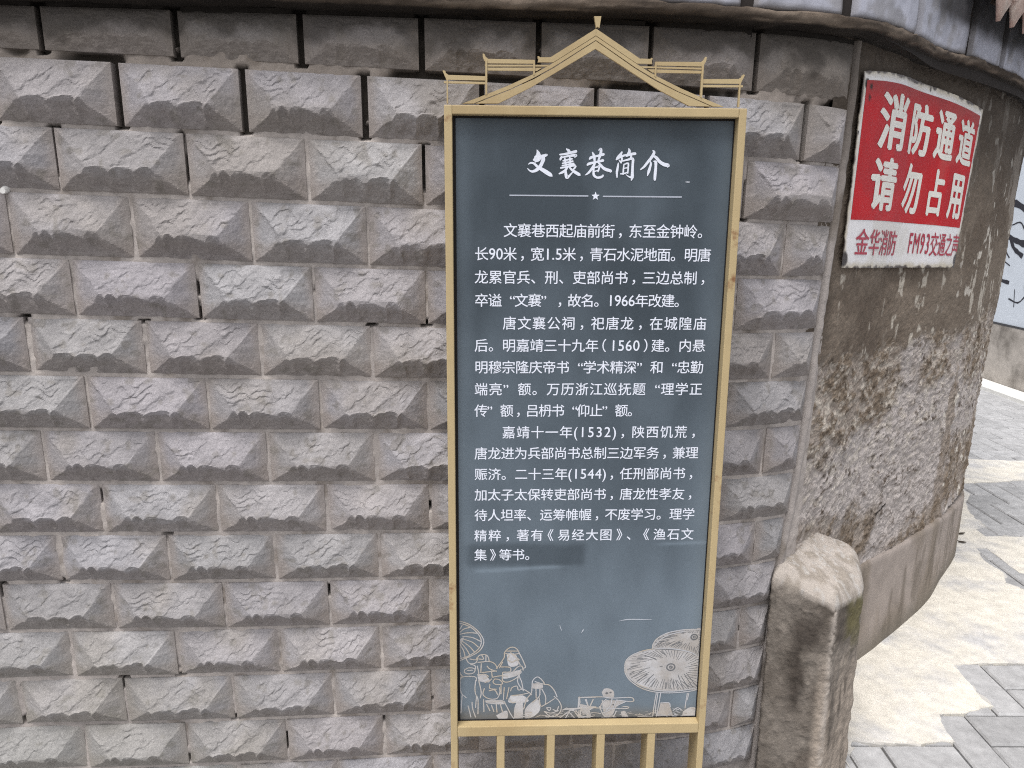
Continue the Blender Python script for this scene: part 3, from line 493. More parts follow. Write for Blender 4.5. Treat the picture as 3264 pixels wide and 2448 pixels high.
V, F, Cc = [], [], []
base = 0
bi = 0
for k in range(15):
    js = joints(k)
    for q, sa in enumerate(js):
        sb = js[q + 1] if q + 1 < len(js) else None
        zc = (joint_z(k, sa) + joint_z(k + 1, sa)) / 2
        if sb is None:
            sb = float(strip_s(zc)) + 0.004
        if sb < S_LEFT or sb - sa < 0.05:
            continue
        bi += 1
        r_ = random.Random(bi * 17 + 5)
        gl = (0.0052 if k < 2 else 0.0026) + r_.uniform(-.0008, .0012)
        s0, s1 = sa + gl, sb - gl
        L = s1 - s0
        full = L if L > 0.15 else 0.199
        # cut blocks keep the mould of the whole stone
        xoff = 0.0 if L > 0.15 else (0.0 if r_.random() < .5 else full - L)
        cut = L <= 0.15
        S = s0 + us[:, None] * L + 0 * vs_[None, :]
        zb = joint_z(k + 1, S) + 0.0036 + (0.004 if k == 0 else 0)
        zt = joint_z(k, S) - 0.0042 - (0.003 if k == 1 else 0)
        if k == 0:
            zt = zt - 0.0
        Hh = (zt - zb)
        Z = zb + vs_[None, :] * Hh
        x = us[:, None] * L + 0 * Z
        y = vs_[None, :] * Hh
        mould = r_.choice([0, 0, 1, 1, 2])
        flat = (0.60 if k == 0 else (0.92 if k == 1 else r_.uniform(.86, 1.00)))
        if cut:
            h = relief(x, y, L, Hh, mould, flat, bi)
        else:
            h = relief(x, y, L, Hh, mould, flat, bi)
        off = 0.0055 + h + r_.uniform(-.0015, .0015) + (us[:, None] - .5) * r_.uniform(-.003, .003)
        P = wall(S, Z, off)
        # colour: grey stone, pinkish mortar smear along the edges, grime, some painted shade
        edge = np.minimum(np.minimum(x, L - x), np.minimum(y, Hh - y))
        n1 = fbm(S * 30, Z * 30, 5, 4)
        n2 = fbm(S * 7, Z * 7, 9, 4)
        colr = np.array((0.296, 0.283, 0.293)) * r_.uniform(.90, 1.08) * np.array((1 + r_.uniform(-.02, .025), 1, 1 + r_.uniform(-.03, .03)))
        C = np.broadcast_to(colr, P.shape).copy()
        C = mix(C, (0.335, 0.295, 0.275), sstep(.022, .0, np.minimum(x, L - x) + .02 * (n1 - .5)) * .75)
        C = mix(C, (0.27, 0.245, 0.225), sstep(.50, .72, n2) * .55)
        C = C * (0.80 + 0.40 * n1)[..., None]
        C = mix(C, (0.24, 0.205, 0.185), sstep(.048, .020, y + .02 * (n1 - .5)) * .55)  # lower facets browned: shade below the ridge put into the colour
        C = mix(C, (0.16, 0.145, 0.125), sstep(.62, .78, fbm(S * 55, Z * 55, 3, 3)) * .45)
        damp = sstep(-.60, -1.25, Z) * 0.35 * sstep(-.2, -1.0, S)
        C = mix(C, (0.31, 0.315, 0.27), damp)
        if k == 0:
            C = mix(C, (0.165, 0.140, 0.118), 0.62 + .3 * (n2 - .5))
            C = mix(C, (0.045, 0.038, 0.032), sstep(.35, .75, vs_[None, :] + (fbm(S * 22, Z * 22, 61, 4) - .5) * .9) * .75)  # blackened towards the top: shade of the overhanging ledge painted on
        if k == 1:
            C = mix(C, (0.20, 0.18, 0.165), sstep(.45, .7, n2) * .4)
        # skirt ring
        n0 = NU * NV
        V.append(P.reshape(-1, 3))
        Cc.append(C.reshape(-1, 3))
        F.append(grid_faces(NU, NV, base))
        ring = np.r_[np.arange(NU) * NV, (NU - 1) * NV + np.arange(1, NV), (np.arange(NU - 2, -1, -1)) * NV + NV - 1, np.arange(NV - 2, 0, -1)]
        back = wall(S.reshape(-1)[ring], Z.reshape(-1)[ring], -0.022)
        V.append(back)
        Cc.append(C.reshape(-1, 3)[ring] * 0.8)
        nr = len(ring)
        a = base + ring
        b2 = base + n0 + np.arange(nr)
        F.append(np.stack([a, b2, np.roll(b2, -1), np.roll(a, -1)], 1))
        base += n0 + nr
root = empty("block_wall", (0.0, 1.75, 0.0), "curved alley wall of grey rock-faced stone blocks in level courses", "wall")
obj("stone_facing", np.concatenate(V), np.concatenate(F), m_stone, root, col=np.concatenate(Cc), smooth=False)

# mortar: a sheet just behind the block edges; raked out and black in the open joints
ns, nz = 560, 300
S, Z = np.meshgrid(np.linspace(S_LEFT, .73, ns), np.linspace(Z0 - .02, .352, nz), indexing='ij')
dv = np.full(S.shape, 1.0)
course = np.zeros(S.shape, int)
for k in range(16):
    course = np.where(Z < joint_z(k, S), k, course)
for k in range(15):
    for q, js in enumerate(joints(k)):
        dv = np.where(course == k, np.minimum(dv, np.abs(S - js)), dv)
dh = np.full(S.shape, 1.0)
for k in range(16):
    dh = np.minimum(dh, np.abs(Z - joint_z(k, S)))
nA = fbm(S * 60, Z * 60, 21, 4)
nB = fbm(S * 9, Z * 9, 22, 3)
openv = sstep(.012, .008, dv) * np.where(course <= 1, 1.0, np.where(course == 2, sstep(.48, .56, nB), sstep(.70, .76, fbm(S * 5, Z * 22, 23, 3))))
openv *= np.where(course <= 1, sstep(.16, .26, nA), 1.0)
jz1 = joint_z(1, S)
openh = sstep(.012, .006, np.abs(Z - jz1)) * sstep(.40, .50, fbm(S * 7, Z * 7, 24, 4))
opn = np.clip(openv + openh, 0, 1)
off = 0.0045 + (nA - .5) * .006 - 0.020 * opn
C = mix((0.345, 0.312, 0.295), (0.44, 0.398, 0.372), sstep(.3, .7, fbm(S * 18, Z * 18, 26, 4)))
C = mix(C, (0.17, 0.14, 0.115), sstep(.60, .78, fbm(S * 26, Z * 26, 27, 4)) * .6)
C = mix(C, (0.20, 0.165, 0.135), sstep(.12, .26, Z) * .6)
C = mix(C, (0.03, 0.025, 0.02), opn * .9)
C = mix(C, (0.02, 0.017, 0.015), sstep(.305, .335, Z))  # shade under the ledge painted into the uppermost mortar
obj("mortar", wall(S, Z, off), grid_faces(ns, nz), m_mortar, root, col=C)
# smooth mortar fillet that closes the right end of the stonework
ns, nz = 14, 220
zz = np.linspace(Z0, .35, nz)
sA = strip_s(zz) - 0.004
sB = sA + np.interp(zz, [-1.35, -.68, -.3, .05, .35], [.024, .026, .022, .026, .014])
T, Z = np.meshgrid(np.linspace(0, 1, ns), zz, indexing='ij')
S = sA[None, :] + (sB - sA)[None, :] * T
off = 0.006 + 0.011 * np.sin(np.clip(T, 0, 1) * math.pi) ** .6 + (fbm(S * 50, Z * 30, 33, 3) - .5) * .006
off = np.where((T == 0) | (T == 1), -0.01, off)
C = mix((0.33, 0.30, 0.285), (0.20, 0.175, 0.155), sstep(.5, .7, fbm(S * 20, Z * 12, 34, 4)))
C = mix(C, (0.09, 0.075, 0.062), sstep(-.05, .22, Z) * .75)
obj("end_fillet", wall(S, Z, off), grid_faces(ns, nz), m_mortar, root, col=C)
# the body of the wall behind the facing
sv = np.linspace(S_LEFT, S_END, 160)
fr0, fr1 = wall(sv, Z0 - .02, -.03), wall(sv, .60, -.03)
bk0, bk1 = wall(sv, Z0 - .02, -.24), wall(sv, .60, -.24)
body = np.stack([fr0, fr1, bk1, bk0], 1).reshape(-1, 3)
fc = []
for i in range(len(sv) - 1):
    for q in range(4):
        fc.append((i * 4 + q, (i + 1) * 4 + q, (i + 1) * 4 + (q + 1) % 4, i * 4 + (q + 1) % 4))
fc += [(0, 1, 2, 3), tuple((len(sv) - 1) * 4 + q for q in (3, 2, 1, 0))]
obj("core", body, fc, material("wall_core", (0.2, 0.18, 0.16), 0.95, 0.2, 0.2, 10), root, smooth=False)

tag(obj("wall_plug", *(lambda n=12: (
    np.array([wall(-0.905 + .0075 * math.cos(a) * (1 - .35 * r), .043 + .0075 * math.sin(a) * (1 - .35 * r) - .003 * r, .004 + .012 * r) for r in (0, 1) for a in np.linspace(0, 2 * math.pi, n, endpoint=False)]),
    [(i, (i + 1) % n, (i + 1) % n + n, i + n) for i in range(n)] + [tuple(range(n, 2 * n))]))(),
    material("white_plastic", (0.75, 0.74, 0.72), 0.5), loc=tuple(wall(-.905, .043, 0)), smooth=False),
    "tiny white plug stuck in a joint of the stone wall", "wall plug")

# ---------------------------------------------------------------- the rendered wall round the corner
root = empty("rendered_wall", (1.2, 2.3, 0.0), "weathered brown cement-rendered wall curving away behind the red plate", "wall")
ns, nz = 700, 420
sv = np.r_[np.linspace(.66, 2.75, ns - 60), np.linspace(2.76, S_END, 60)]
zv = np.linspace(-1.06, .385, nz)
S, Z = np.meshgrid(sv, zv, indexing='ij')
Q = S * .62
a1, a2, a3 = fbm(Q * 8, Z * 8, 41, 5), fbm(Q * 26, Z * 26, 42, 6, .65), fbm(Q * 90, Z * 90, 43, 4, .65)
zb = -.340 + .11 * (fbm(S * 4.5, S * 0, 44, 3) - .5) + .12 * (a2 - .5)
low = sstep(.022, -.022, Z - zb)
C = mix((0.128, 0.100, 0.078), (0.195, 0.158, 0.126), sstep(.35, .65, a1))
C = C * (0.70 + 0.60 * a3)[..., None]
C = mix(C, (0.215, 0.178, 0.143), sstep(.9, 2.0, S) * sstep(.10, -.30, Z) * .55)
big = fbm(Q * 4.5, Z * 4.5, 45, 4)
lowc = mix((0.295, 0.252, 0.218), (0.405, 0.368, 0.352), sstep(.36, .58, big))
lowc = mix(lowc, (0.165, 0.125, 0.088), sstep(.47, .57, a2) * sstep(.62, .42, big) * .8)
lowc = mix(lowc, (0.50, 0.455, 0.40), sstep(.48, .70, fbm(Q * 62, Z * 62, 46, 5, .7)) * sstep(-.98, -.55, Z) * .75)
lowc = mix(lowc, (0.070, 0.050, 0.035), sstep(.50, .72, fbm(Q * 70, Z * 80, 47, 5, .7)) * (.25 + .75 * sstep(.45, .6, a2)) * .9)
lowc = mix(lowc, (0.20, 0.155, 0.115), sstep(.50, .62, fbm(Q * 20, Z * 3.0, 48, 4)) * sstep(1.3, 1.7, S) * .6)
lowc = lowc * (0.70 + 0.60 * a3)[..., None]
C = mix(C, lowc, low)
streak = sstep(.585, .65, fbm(S * 15, Z * 2.6, 49, 4)) * sstep(.47, .58, fbm(Q * 70, Z * 45, 50, 4)) * sstep(.0, -.12, Z)
C = mix(C, (0.52, 0.475, 0.41), streak * (1 - low) * .85)
flake = sstep(.55, .60, fbm(S * 9, Z * 4.0, 51, 5, .6)) * sstep(1.60, 1.75, S) * sstep(-.10, .05, Z)
C = mix(C, (0.36, 0.32, 0.28), flake * .7)
spk = sstep(.73, .78, fbm(Q * 38, Z * 22, 55, 3)) * sstep(1.5, 1.8, S)
C = mix(C, (0.62, 0.58, 0.52), spk * .8)
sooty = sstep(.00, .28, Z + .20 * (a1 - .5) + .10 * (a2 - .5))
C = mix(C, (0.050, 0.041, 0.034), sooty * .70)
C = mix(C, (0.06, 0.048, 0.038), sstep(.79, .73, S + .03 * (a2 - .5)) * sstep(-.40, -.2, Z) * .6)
crack = sstep(.006, .002, np.abs(Z + .885 - .11 * (S - 1.2) + .035 * (a1 - .5) + .02 * (a2 - .5))) * sstep(1.25, 1.32, S) * sstep(1.9, 1.7, S) * sstep(.52, .60, fbm(S * 14, S * 0, 56, 2))
C = mix(C, (0.02, 0.016, 0.013), crack * .95)
off = (a1 - .5) * .012 + (a2 - .5) * (.004 + .012 * low) + (a3 - .5) * (.004 + .005 * low) + .004 * (1 - low)
m_render = material("weathered_render", rough=0.93, spec=0.2, var=0.16, scale=70, bump=0.6, bump_scale=160, vcol=True, dist=0.003)
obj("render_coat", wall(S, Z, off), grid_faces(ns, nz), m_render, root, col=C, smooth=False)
# smooth pinkish cement skirting
sv = np.linspace(.70, S_END, 300)
tz = np.interp(sv, [.7, 1.33, 1.54, 1.71, 1.89, 2.1, 2.4, 3.9], [-1.012, -1.012, -1.024, -1.026, -1.034, -1.07, -1.09, -1.10])
prof = [(-.02, 0), (.006, 0), (.011, -.006)] + [(.012 + .004 * (j / 20), -.008 - (j / 20)) for j in range(1, 21)]
Vv, Cv = [], []
for j, (pf, dz) in enumerate(prof):
    z = tz + dz if dz > -.01 else tz + (Z0 - .01 - tz) * (j - 2) / 20
    o_ = pf + (fbm(sv * 8, z * 8, 52, 3) - .5) * .006
    Vv.append(wall(sv, z, o_))
    n = fbm(sv * 7, z * 3, 53, 4)
    cc = mix((0.335, 0.290, 0.262), (0.235, 0.198, 0.166), sstep(.40, .66, n)) * (.82 + .36 * fbm(sv * 30, z * 30, 57, 4))[:, None]
    cc = mix(cc, (0.13, 0.108, 0.085), sstep(.60, .72, fbm(sv * 26, z * 5, 54, 4)) * .6)
    cc = mix(cc, (0.16, 0.145, 0.12), sstep(-1.25, -1.345, z + .05 * (n - .5)) * .7)
    Cv.append(cc)
Vv, Cv = np.stack(Vv, 1), np.stack(Cv, 1)
obj("skirting", Vv, grid_faces(len(sv), len(prof)), material("skirting_cement", rough=0.85, spec=0.3, var=0.08, scale=25, bump=0.25, bump_scale=90, vcol=True), root, col=Cv)

# ---------------------------------------------------------------- ledge, stone tiles above it and the roof-tile capping
root = empty("wall_coping", (0.0, 1.6, 1.7), "stained ledge, shade painted on its underside, with grey-blue stone tiles along the wall head", "coping")
sv = np.linspace(S_LEFT, S_END, 620)
zl = np.interp(sv, [-2, .47, .64, .96, 1.40, 1.6, 1.83, 3.9], [.348, .351, .353, .370, .388, .386, .38, .38])
zs = np.interp(sv, [-2, .5, .75, 1.2, 3.9], [.352, .352, .352, .365, .365])
prof = [(-.03, None), (.022, None), (.044, .002), (.050, .005), (.053, .008), (.055, .013), (.054, .019), (.051, .0225), (.030, .024)]
Vv, Cv = [], []
for j, (pf, dz) in enumerate(prof):
    z = zs if dz is None and j == 0 else (zs * .4 + zl * .6 if dz is None else zl + dz)
    nn = fbm(sv * 40, np.full_like(sv, j * 1.3), 61, 4) - .5
    lf = fbm(sv * 7, np.full_like(sv, j * .4), 66, 3) - .5
    Vv.append(wall(sv, z + nn * .0045 + (fbm(sv * 9, sv * 0, 69, 4) - .5) * .006, pf + nn * .007 + (fbm(sv * 8, sv * 0, 70, 4) - .5) * .008))
    n = fbm(sv * 11, np.full_like(sv, j * .7), 62, 4)
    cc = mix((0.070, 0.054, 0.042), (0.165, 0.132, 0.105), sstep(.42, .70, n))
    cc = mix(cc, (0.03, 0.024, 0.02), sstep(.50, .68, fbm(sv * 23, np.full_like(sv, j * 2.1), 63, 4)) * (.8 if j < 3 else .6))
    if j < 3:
        cc = mix(cc, (0.012, 0.010, 0.009), np.full(len(sv), .85))  # underside and lower lip: overhang shade painted near black
    Cv.append(cc)
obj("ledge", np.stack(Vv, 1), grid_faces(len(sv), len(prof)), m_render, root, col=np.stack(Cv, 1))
V, F, Cc = [], [], []
base = 0
nu, nv = 34, 40
uu, vv2 = np.linspace(0, 1, nu), np.linspace(0, 1, nv)
edges = [-2.36, -2.145, -1.93, -1.715, -1.50, -1.285, -1.07, -.855, -.64, -.425, -.21, 0.0, .212, .421, .632, .942, 1.372, 1.615, 1.86, 2.08, 2.30, 2.52, 2.74, 2.96, 3.18, 3.40, 3.62, 3.84]
for i, (a, b) in enumerate(zip(edges[:-1], edges[1:])):
    r_ = random.Random(i + 90)
    S = a + (.0065 if i < 12 else .011) + uu[:, None] * (b - a - (.013 if i < 12 else .022)) + 0 * vv2[None, :]
    zlo = np.interp(S, sv, zl) + .0195
    Z = zlo + vv2[None, :] * (.605 - zlo)
    ed = np.minimum(np.minimum(uu[:, None] * (b - a), (1 - uu[:, None]) * (b - a)), vv2[None, :] * .2 + 0 * S)
    o_ = .043 + .004 * sstep(0, .01, ed) + (fbm(S * 30, Z * 30, 64, 4) - .5) * .006 + r_.uniform(-.001, .001)
    o_ = np.where(ed < 1e-6, .02, o_)
    C = np.broadcast_to(np.array((0.41, 0.42, 0.49)) * r_.uniform(.92, 1.06), S.shape + (3,)).copy()
    n = fbm(S * 12, Z * 9, 65, 4)
    C = C * (.72 + .56 * n)[..., None]
    C = mix(C, (0.20, 0.185, 0.17), sstep(.5, .7, fbm(S * 25, Z * 25, 67, 4)) * .5)
    C = mix(C, (0.16, 0.14, 0.12), sstep(.018, .0, ed + .012 * (n - .5)) * .7)
    dark = sstep(.53, .62, fbm(S * 6, Z * 2.0, 68, 3)) * sstep(.40, .55, Z)
    C = mix(C, (0.045, 0.042, 0.048), dark * .6)
    C = mix(C, (0.018, 0.016, 0.015), sstep(.445, .49, Z + .05 * (n - .5)) * sstep(.95, 1.2, S) * .9)
    V.append(wall(S, Z, o_).reshape(-1, 3))
    Cc.append(C.reshape(-1, 3))
    F.append(grid_faces(nu, nv, base))
    base += nu * nv
m_tile = material("grey_blue_stone", rough=0.7, spec=0.4, var=0.12, scale=60, bump=0.35, bump_scale=200, vcol=True, dist=0.0015)
obj("stone_tiles", np.concatenate(V), np.concatenate(F), m_tile, root, col=np.concatenate(Cc))
# dark backing seen in the gaps between the tiles
svb = np.linspace(S_LEFT, S_END, 240)
obj("tile_bed", np.stack([wall(svb, .36, .036), wall(svb, .60, .036)], 1), grid_faces(240, 2), material("black_mortar", (0.035, 0.03, 0.028), 0.95, 0.2, 0.2, 40), root)

root = empty("roof_capping", (1.4, 2.3, 1.83), "faded pink clay roof tiles capping the wall at top right", "roof tiles")
mb, mbc = MB(), MB()
pitch_t = 0.0955
s = 1.325
while s < S_END - .05:
    # cover tile: a half barrel running up from the eave; its channel tile between
    for (ds, r_, up, mb_) in ((0.0, .034, 1, mb), (pitch_t / 2, .030, -1, mbc)):
        na = 8
        ring = []
        for e, (of, z) in enumerate(((.125, .532), (.10, .542), (-.24, .73))):
            for a in range(na + 1):
                th = math.pi * a / na
                for rad in ((r_,) if False else (r_, r_ - .008)):
                    ring.append(wall(s + ds + rad * math.cos(th), z + up * rad * math.sin(th) * .75 + (0 if up > 0 else .012), of + (.012 if up < 0 else 0)))
        n1 = 2 * (na + 1)
        fs = []
        for e in range(2):
            for a in range(na):
                i0 = e * n1 + 2 * a
                fs.append((i0, i0 + 2, i0 + n1 + 2, i0 + n1))
                fs.append((i0 + 1, i0 + n1 + 1, i0 + n1 + 3, i0 + 3))
        for a in range(na):
            fs.append((2 * a, 2 * a + 1, 2 * a + 3, 2 * a + 2))
        mb_.add(ring, fs)
    drip = [(-.044, .026), (-.046, .004), (-.036, -.018), (-.018, -.036), (0, -.058), (.018, -.036), (.036, -.018), (.046, .004), (.044, .026), (0, .012)]
    mbc.prism(drip, lambda p, q: wall(s + p[0], .530 + p[1], (.132, .122)[q] + .12 * min(0, p[1])))
    s += pitch_t
m_clay = material("faded_clay", (0.55, 0.42, 0.37), 0.85, 0.25, 0.22, 40, 0.5, 120, second=(0.62, 0.53, 0.47), second_scale=14)
mb.build("cover_tiles", m_clay, root, smooth=True)
mbc.build("channel_tiles", m_clay, root, smooth=True)
svb = np.linspace(1.31, S_END, 200)
deck = np.stack([wall(svb, .515, .10), wall(svb, .522, .105), wall(svb, .715, -.24), wall(svb, .60, -.24)], 1)
obj("bedding", deck, grid_faces(200, 4), material("dark_bedding", (0.06, 0.045, 0.038), 0.95, 0.2, 0.3, 30), root)

# ---------------------------------------------------------------- the guard stone at the corner
A_, B_, C_, D_, E_ = np.array([(.600, 1.640), (.737, 1.60), (.843, 1.687), (.885, 1.83), (.70, 1.86)])
corners = [A_, B_, C_, D_, E_]
outline = []
rad = [.008, .012, .026, .05, .02]
for i, p in enumerate(corners):
    p0, p1 = corners[i - 1], corners[(i + 1) % 5]
    a = p + (p0 - p) / np.linalg.norm(p0 - p) * rad[i]
    b = p + (p1 - p) / np.linalg.norm(p1 - p) * rad[i]
    for t in np.linspace(0, 1, 7):
        outline.append((1 - t) ** 2 * a + 2 * t * (1 - t) * p + t * t * b)
outline = np.array(outline)
L_ = np.r_[0, np.cumsum(np.linalg.norm(np.diff(np.vstack([outline, outline[:1]]), axis=0), axis=1))]
nO = 280
tq = np.linspace(0, L_[-1], nO, endpoint=False)
oc = np.vstack([outline, outline[:1]])
ol = np.stack([np.interp(tq, L_, oc[:, 0]), np.interp(tq, L_, oc[:, 1])], 1)
cen = np.array([.765, 1.73])
Am = np.array([[1, *q] for q in corners])
pz = np.linalg.lstsq(Am, np.array([.570, .500, .516, .545, .604]), rcond=None)[0]
rows, cols = [], []
nside, ntop = 170, 50
for j in range(nside + ntop):
    if j < nside:
        shrink, drop = 0.0, None
    else:
        shrink = ((j - nside + 1) / ntop)
    inset = shrink
    pxy = cen + (ol - cen) * (1 - inset)
    ztop = pz[0] + pxy @ pz[1:]
    rd = .036
    d_edge = np.linalg.norm(ol - pxy, axis=1)
    if j < nside:
        ze = pz[0] + ol @ pz[1:] - rd
        z = -.01 + (ze + .01) * (j / (nside - 1))
    else:
        z = ztop - rd + np.sqrt(np.clip(rd ** 2 - np.clip(rd - d_edge, 0, rd) ** 2, 0, None))
    ang = tq * 9
    n1, n2 = fbm(ang * 3, z * 22, 71, 4), fbm(ang * 8, z * 60, 72, 4)
    nr = (pxy - cen) / np.maximum(np.linalg.norm(pxy - cen, axis=1), 1e-6)[:, None]
    amp = ((n1 - .5) * .010 + (n2 - .5) * .0055) * np.clip((ztop - .0 - z) / .06 if j < nside else 0 * z, 0, 1)
    p = np.c_[pxy + nr * amp[:, None], z + (0 if j < nside else 1) * min(1, shrink * 4) * ((fbm(pxy[:, 0] * 22, pxy[:, 1] * 22, 78, 4) - .5) * .012)]
    rows.append(p)
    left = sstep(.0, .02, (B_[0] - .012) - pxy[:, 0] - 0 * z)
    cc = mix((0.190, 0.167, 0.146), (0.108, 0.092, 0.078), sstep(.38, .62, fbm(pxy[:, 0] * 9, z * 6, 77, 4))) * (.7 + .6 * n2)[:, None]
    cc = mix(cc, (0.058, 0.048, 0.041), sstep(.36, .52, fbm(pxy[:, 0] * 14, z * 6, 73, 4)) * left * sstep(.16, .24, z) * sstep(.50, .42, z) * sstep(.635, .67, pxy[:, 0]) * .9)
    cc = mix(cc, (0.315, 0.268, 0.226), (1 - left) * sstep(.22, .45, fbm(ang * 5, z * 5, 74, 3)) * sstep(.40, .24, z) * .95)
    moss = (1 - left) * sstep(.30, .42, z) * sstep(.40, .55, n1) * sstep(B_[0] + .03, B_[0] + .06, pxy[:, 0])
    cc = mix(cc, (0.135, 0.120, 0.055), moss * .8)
    ar = np.exp(-((np.linalg.norm(pxy - (B_ + (cen - B_) * .04), axis=1)) / .008) ** 2)
    cc = mix(cc, (0.40, 0.355, 0.315), np.clip(ar * sstep(.3, .5, n2), 0, 1))
    topm = sstep(ztop - .045, ztop - .012, z + .03 * (n2 - .5)) if j < nside else np.ones(nO)
    tc_ = mix((0.40, 0.36, 0.325), (0.30, 0.265, 0.23), sstep(.45, .65, fbm(pxy[:, 0] * 40, pxy[:, 1] * 40, 75, 4)))
    tc_ = mix(tc_, (0.45, 0.43, 0.41), sstep(.60, .68, fbm(pxy[:, 0] * 90, pxy[:, 1] * 90, 76, 4)) * .6)
    cc = mix(cc, tc_, topm)
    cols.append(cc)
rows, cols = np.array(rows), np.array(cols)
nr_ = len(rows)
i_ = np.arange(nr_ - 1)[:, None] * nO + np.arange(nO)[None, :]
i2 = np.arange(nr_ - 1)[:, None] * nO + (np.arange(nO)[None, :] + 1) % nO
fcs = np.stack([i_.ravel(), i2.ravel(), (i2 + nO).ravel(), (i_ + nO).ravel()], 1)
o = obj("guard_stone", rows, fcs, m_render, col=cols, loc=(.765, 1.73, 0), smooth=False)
tag(o, "stubby brown concrete guard post with a pale worn top beside the stone wall", "guard post")

for i, (lx, ly, rz_) in enumerate(((1.962, 3.146, .2), (1.912, 3.056, -.5))):
    mb = MB()
    pts_ = [(-.016, 0), (-.007, .004), (.006, .005), (.017, 0), (.006, -.004), (-.007, -.0045)]
    ca, sa = math.cos(rz_), math.sin(rz_)
    mb.prism(pts_, lambda p, q: (lx + p[0] * ca - p[1] * sa, ly + p[0] * sa + p[1] * ca, (.010 + abs(p[0]) * .12, .006 + abs(p[0]) * .12)[q]))
    tag(mb.build("fallen_leaf", material("dry_leaf", (0.05, 0.04, 0.03), 0.8), loc=(lx, ly, .006)),
        ("dark fallen leaf on the cement, the one farther along the curved wall", "dark fallen leaf on the cement, the one nearer the guard post")[i], "leaf", "fallen leaves on the cement")

# ---------------------------------------------------------------- the red warning plate
root = empty("warning_plate", tuple(wall(1.18, .09, .01)), "bent red and white enamel plate with bold Chinese lettering on the rendered wall", "sign plate")
TOPS, BOTS = ((.745, .297), (1.245, .327), (1.626, .303)), ((.756, -.107), (1.215, -.128), (1.592, -.142))
pt_ = np.polyfit([p[0] for p in TOPS], [p[1] for p in TOPS], 2)
pb_ = np.polyfit([p[0] for p in BOTS], [p[1] for p in BOTS], 2)


def plate(a, b, off=0.0):
    """a across, b down the plate."""
    s = (.745 + .881 * a) * (1 - b) + (.756 + .836 * a) * b
    z = np.polyval(pt_, s) * (1 - b) + np.polyval(pb_, s) * b
    return wall(s, z, .016 + .003 * np.sin(a * 9) * b + off)


def plate_s(s, b, off=0.0):
    a = (s - (.745 * (1 - b) + .756 * b)) / (.881 * (1 - b) + .836 * b)
    return plate(a, b, off)


na, nb = 260, 150
Aq, Bq = np.meshgrid(np.linspace(0, 1, na), np.linspace(0, 1, nb), indexing='ij')
jag = (fbm(Aq * 40, Bq * 22, 81, 4) - .5)
A2 = Aq + np.where((Aq == 0) | (Aq == 1), jag * .003, 0)
B2 = Bq + np.where((Bq == 0) | (Bq == 1), jag * .005, 0)
edge = np.minimum(np.minimum(Aq, 1 - Aq) * .88, np.minimum(Bq, 1 - Bq) * .42)
C = mix((0.80, 0.785, 0.80), (0.72, 0.69, 0.66), sstep(.4, .7, fbm(Aq * 9, Bq * 5, 82, 4)))
C = mix(C, (0.50, 0.43, 0.30), sstep(.018, .002, edge + .014 * jag) * .75)
C = mix(C, (0.055, 0.035, 0.025), sstep(.007, .002, edge + .022 * (fbm(Aq * 30, Bq * 16, 83, 4) - .42)))
for (ca_, cb_, r_) in ((.022, .06, .012), (.050, .075, .009), (.046, .13, .008), (.985, .10, .006), (.01, .96, .022), (.995, .95, .02), (.57, .015, .006), (.006, .30, .007)):
    dd = np.hypot((Aq - ca_) * .88, (Bq - cb_) * .42) + .010 * jag
    C = mix(C, (0.03, 0.02, 0.016), sstep(r_, r_ * .6, dd))
m_enamel = material("white_enamel", rough=0.38, spec=0.5, var=0.05, scale=20, vcol=True)
front = plate(A2, B2)
nvt = front.reshape(-1, 3)
backp = plate(A2, B2, -.0015).reshape(-1, 3)
ff = grid_faces(na, nb)
obj("plate", np.concatenate([nvt, backp]), np.concatenate([ff, ff[:, ::-1] + len(nvt)]), m_enamel, root, col=np.concatenate([C.reshape(-1, 3)] * 2))
na, nb = 120, 60
Aq, Bq = np.meshgrid(np.linspace(.020, .981, na), np.linspace(0, 1, nb), indexing='ij')
Bq = .045 + (.745 - .045) * Bq
C = mix((0.52, 0.010, 0.016), (0.45, 0.014, 0.020), sstep(.4, .7, fbm(Aq * 12, Bq * 6, 84, 4)))
C = mix(C, (0.46, 0.10, 0.09), sstep(.52, .74, fbm(Aq * 4, Bq * 3, 85, 3)) * sstep(.45, .8, Aq) * .65)
C = mix(C, (0.30, 0.05, 0.05), sstep(.16, .05, Bq + .05 * (fbm(Aq * 8, Bq * 8, 86, 3) - .5)) * .6)  # duller red along the top, a painted reflection
for (ca_, cb_, r_) in ((.050, .075, .009), (.046, .13, .008)):
    C = mix(C, (0.03, 0.02, 0.016), sstep(r_, r_ * .6, np.hypot((Aq - ca_) * .88, (Bq - cb_) * .42)))
obj("red_field", plate(Aq, Bq, .0007), grid_faces(na, nb), material("red_enamel", rough=0.5, spec=0.15, var=0.06, scale=30, vcol=True), root, col=C)


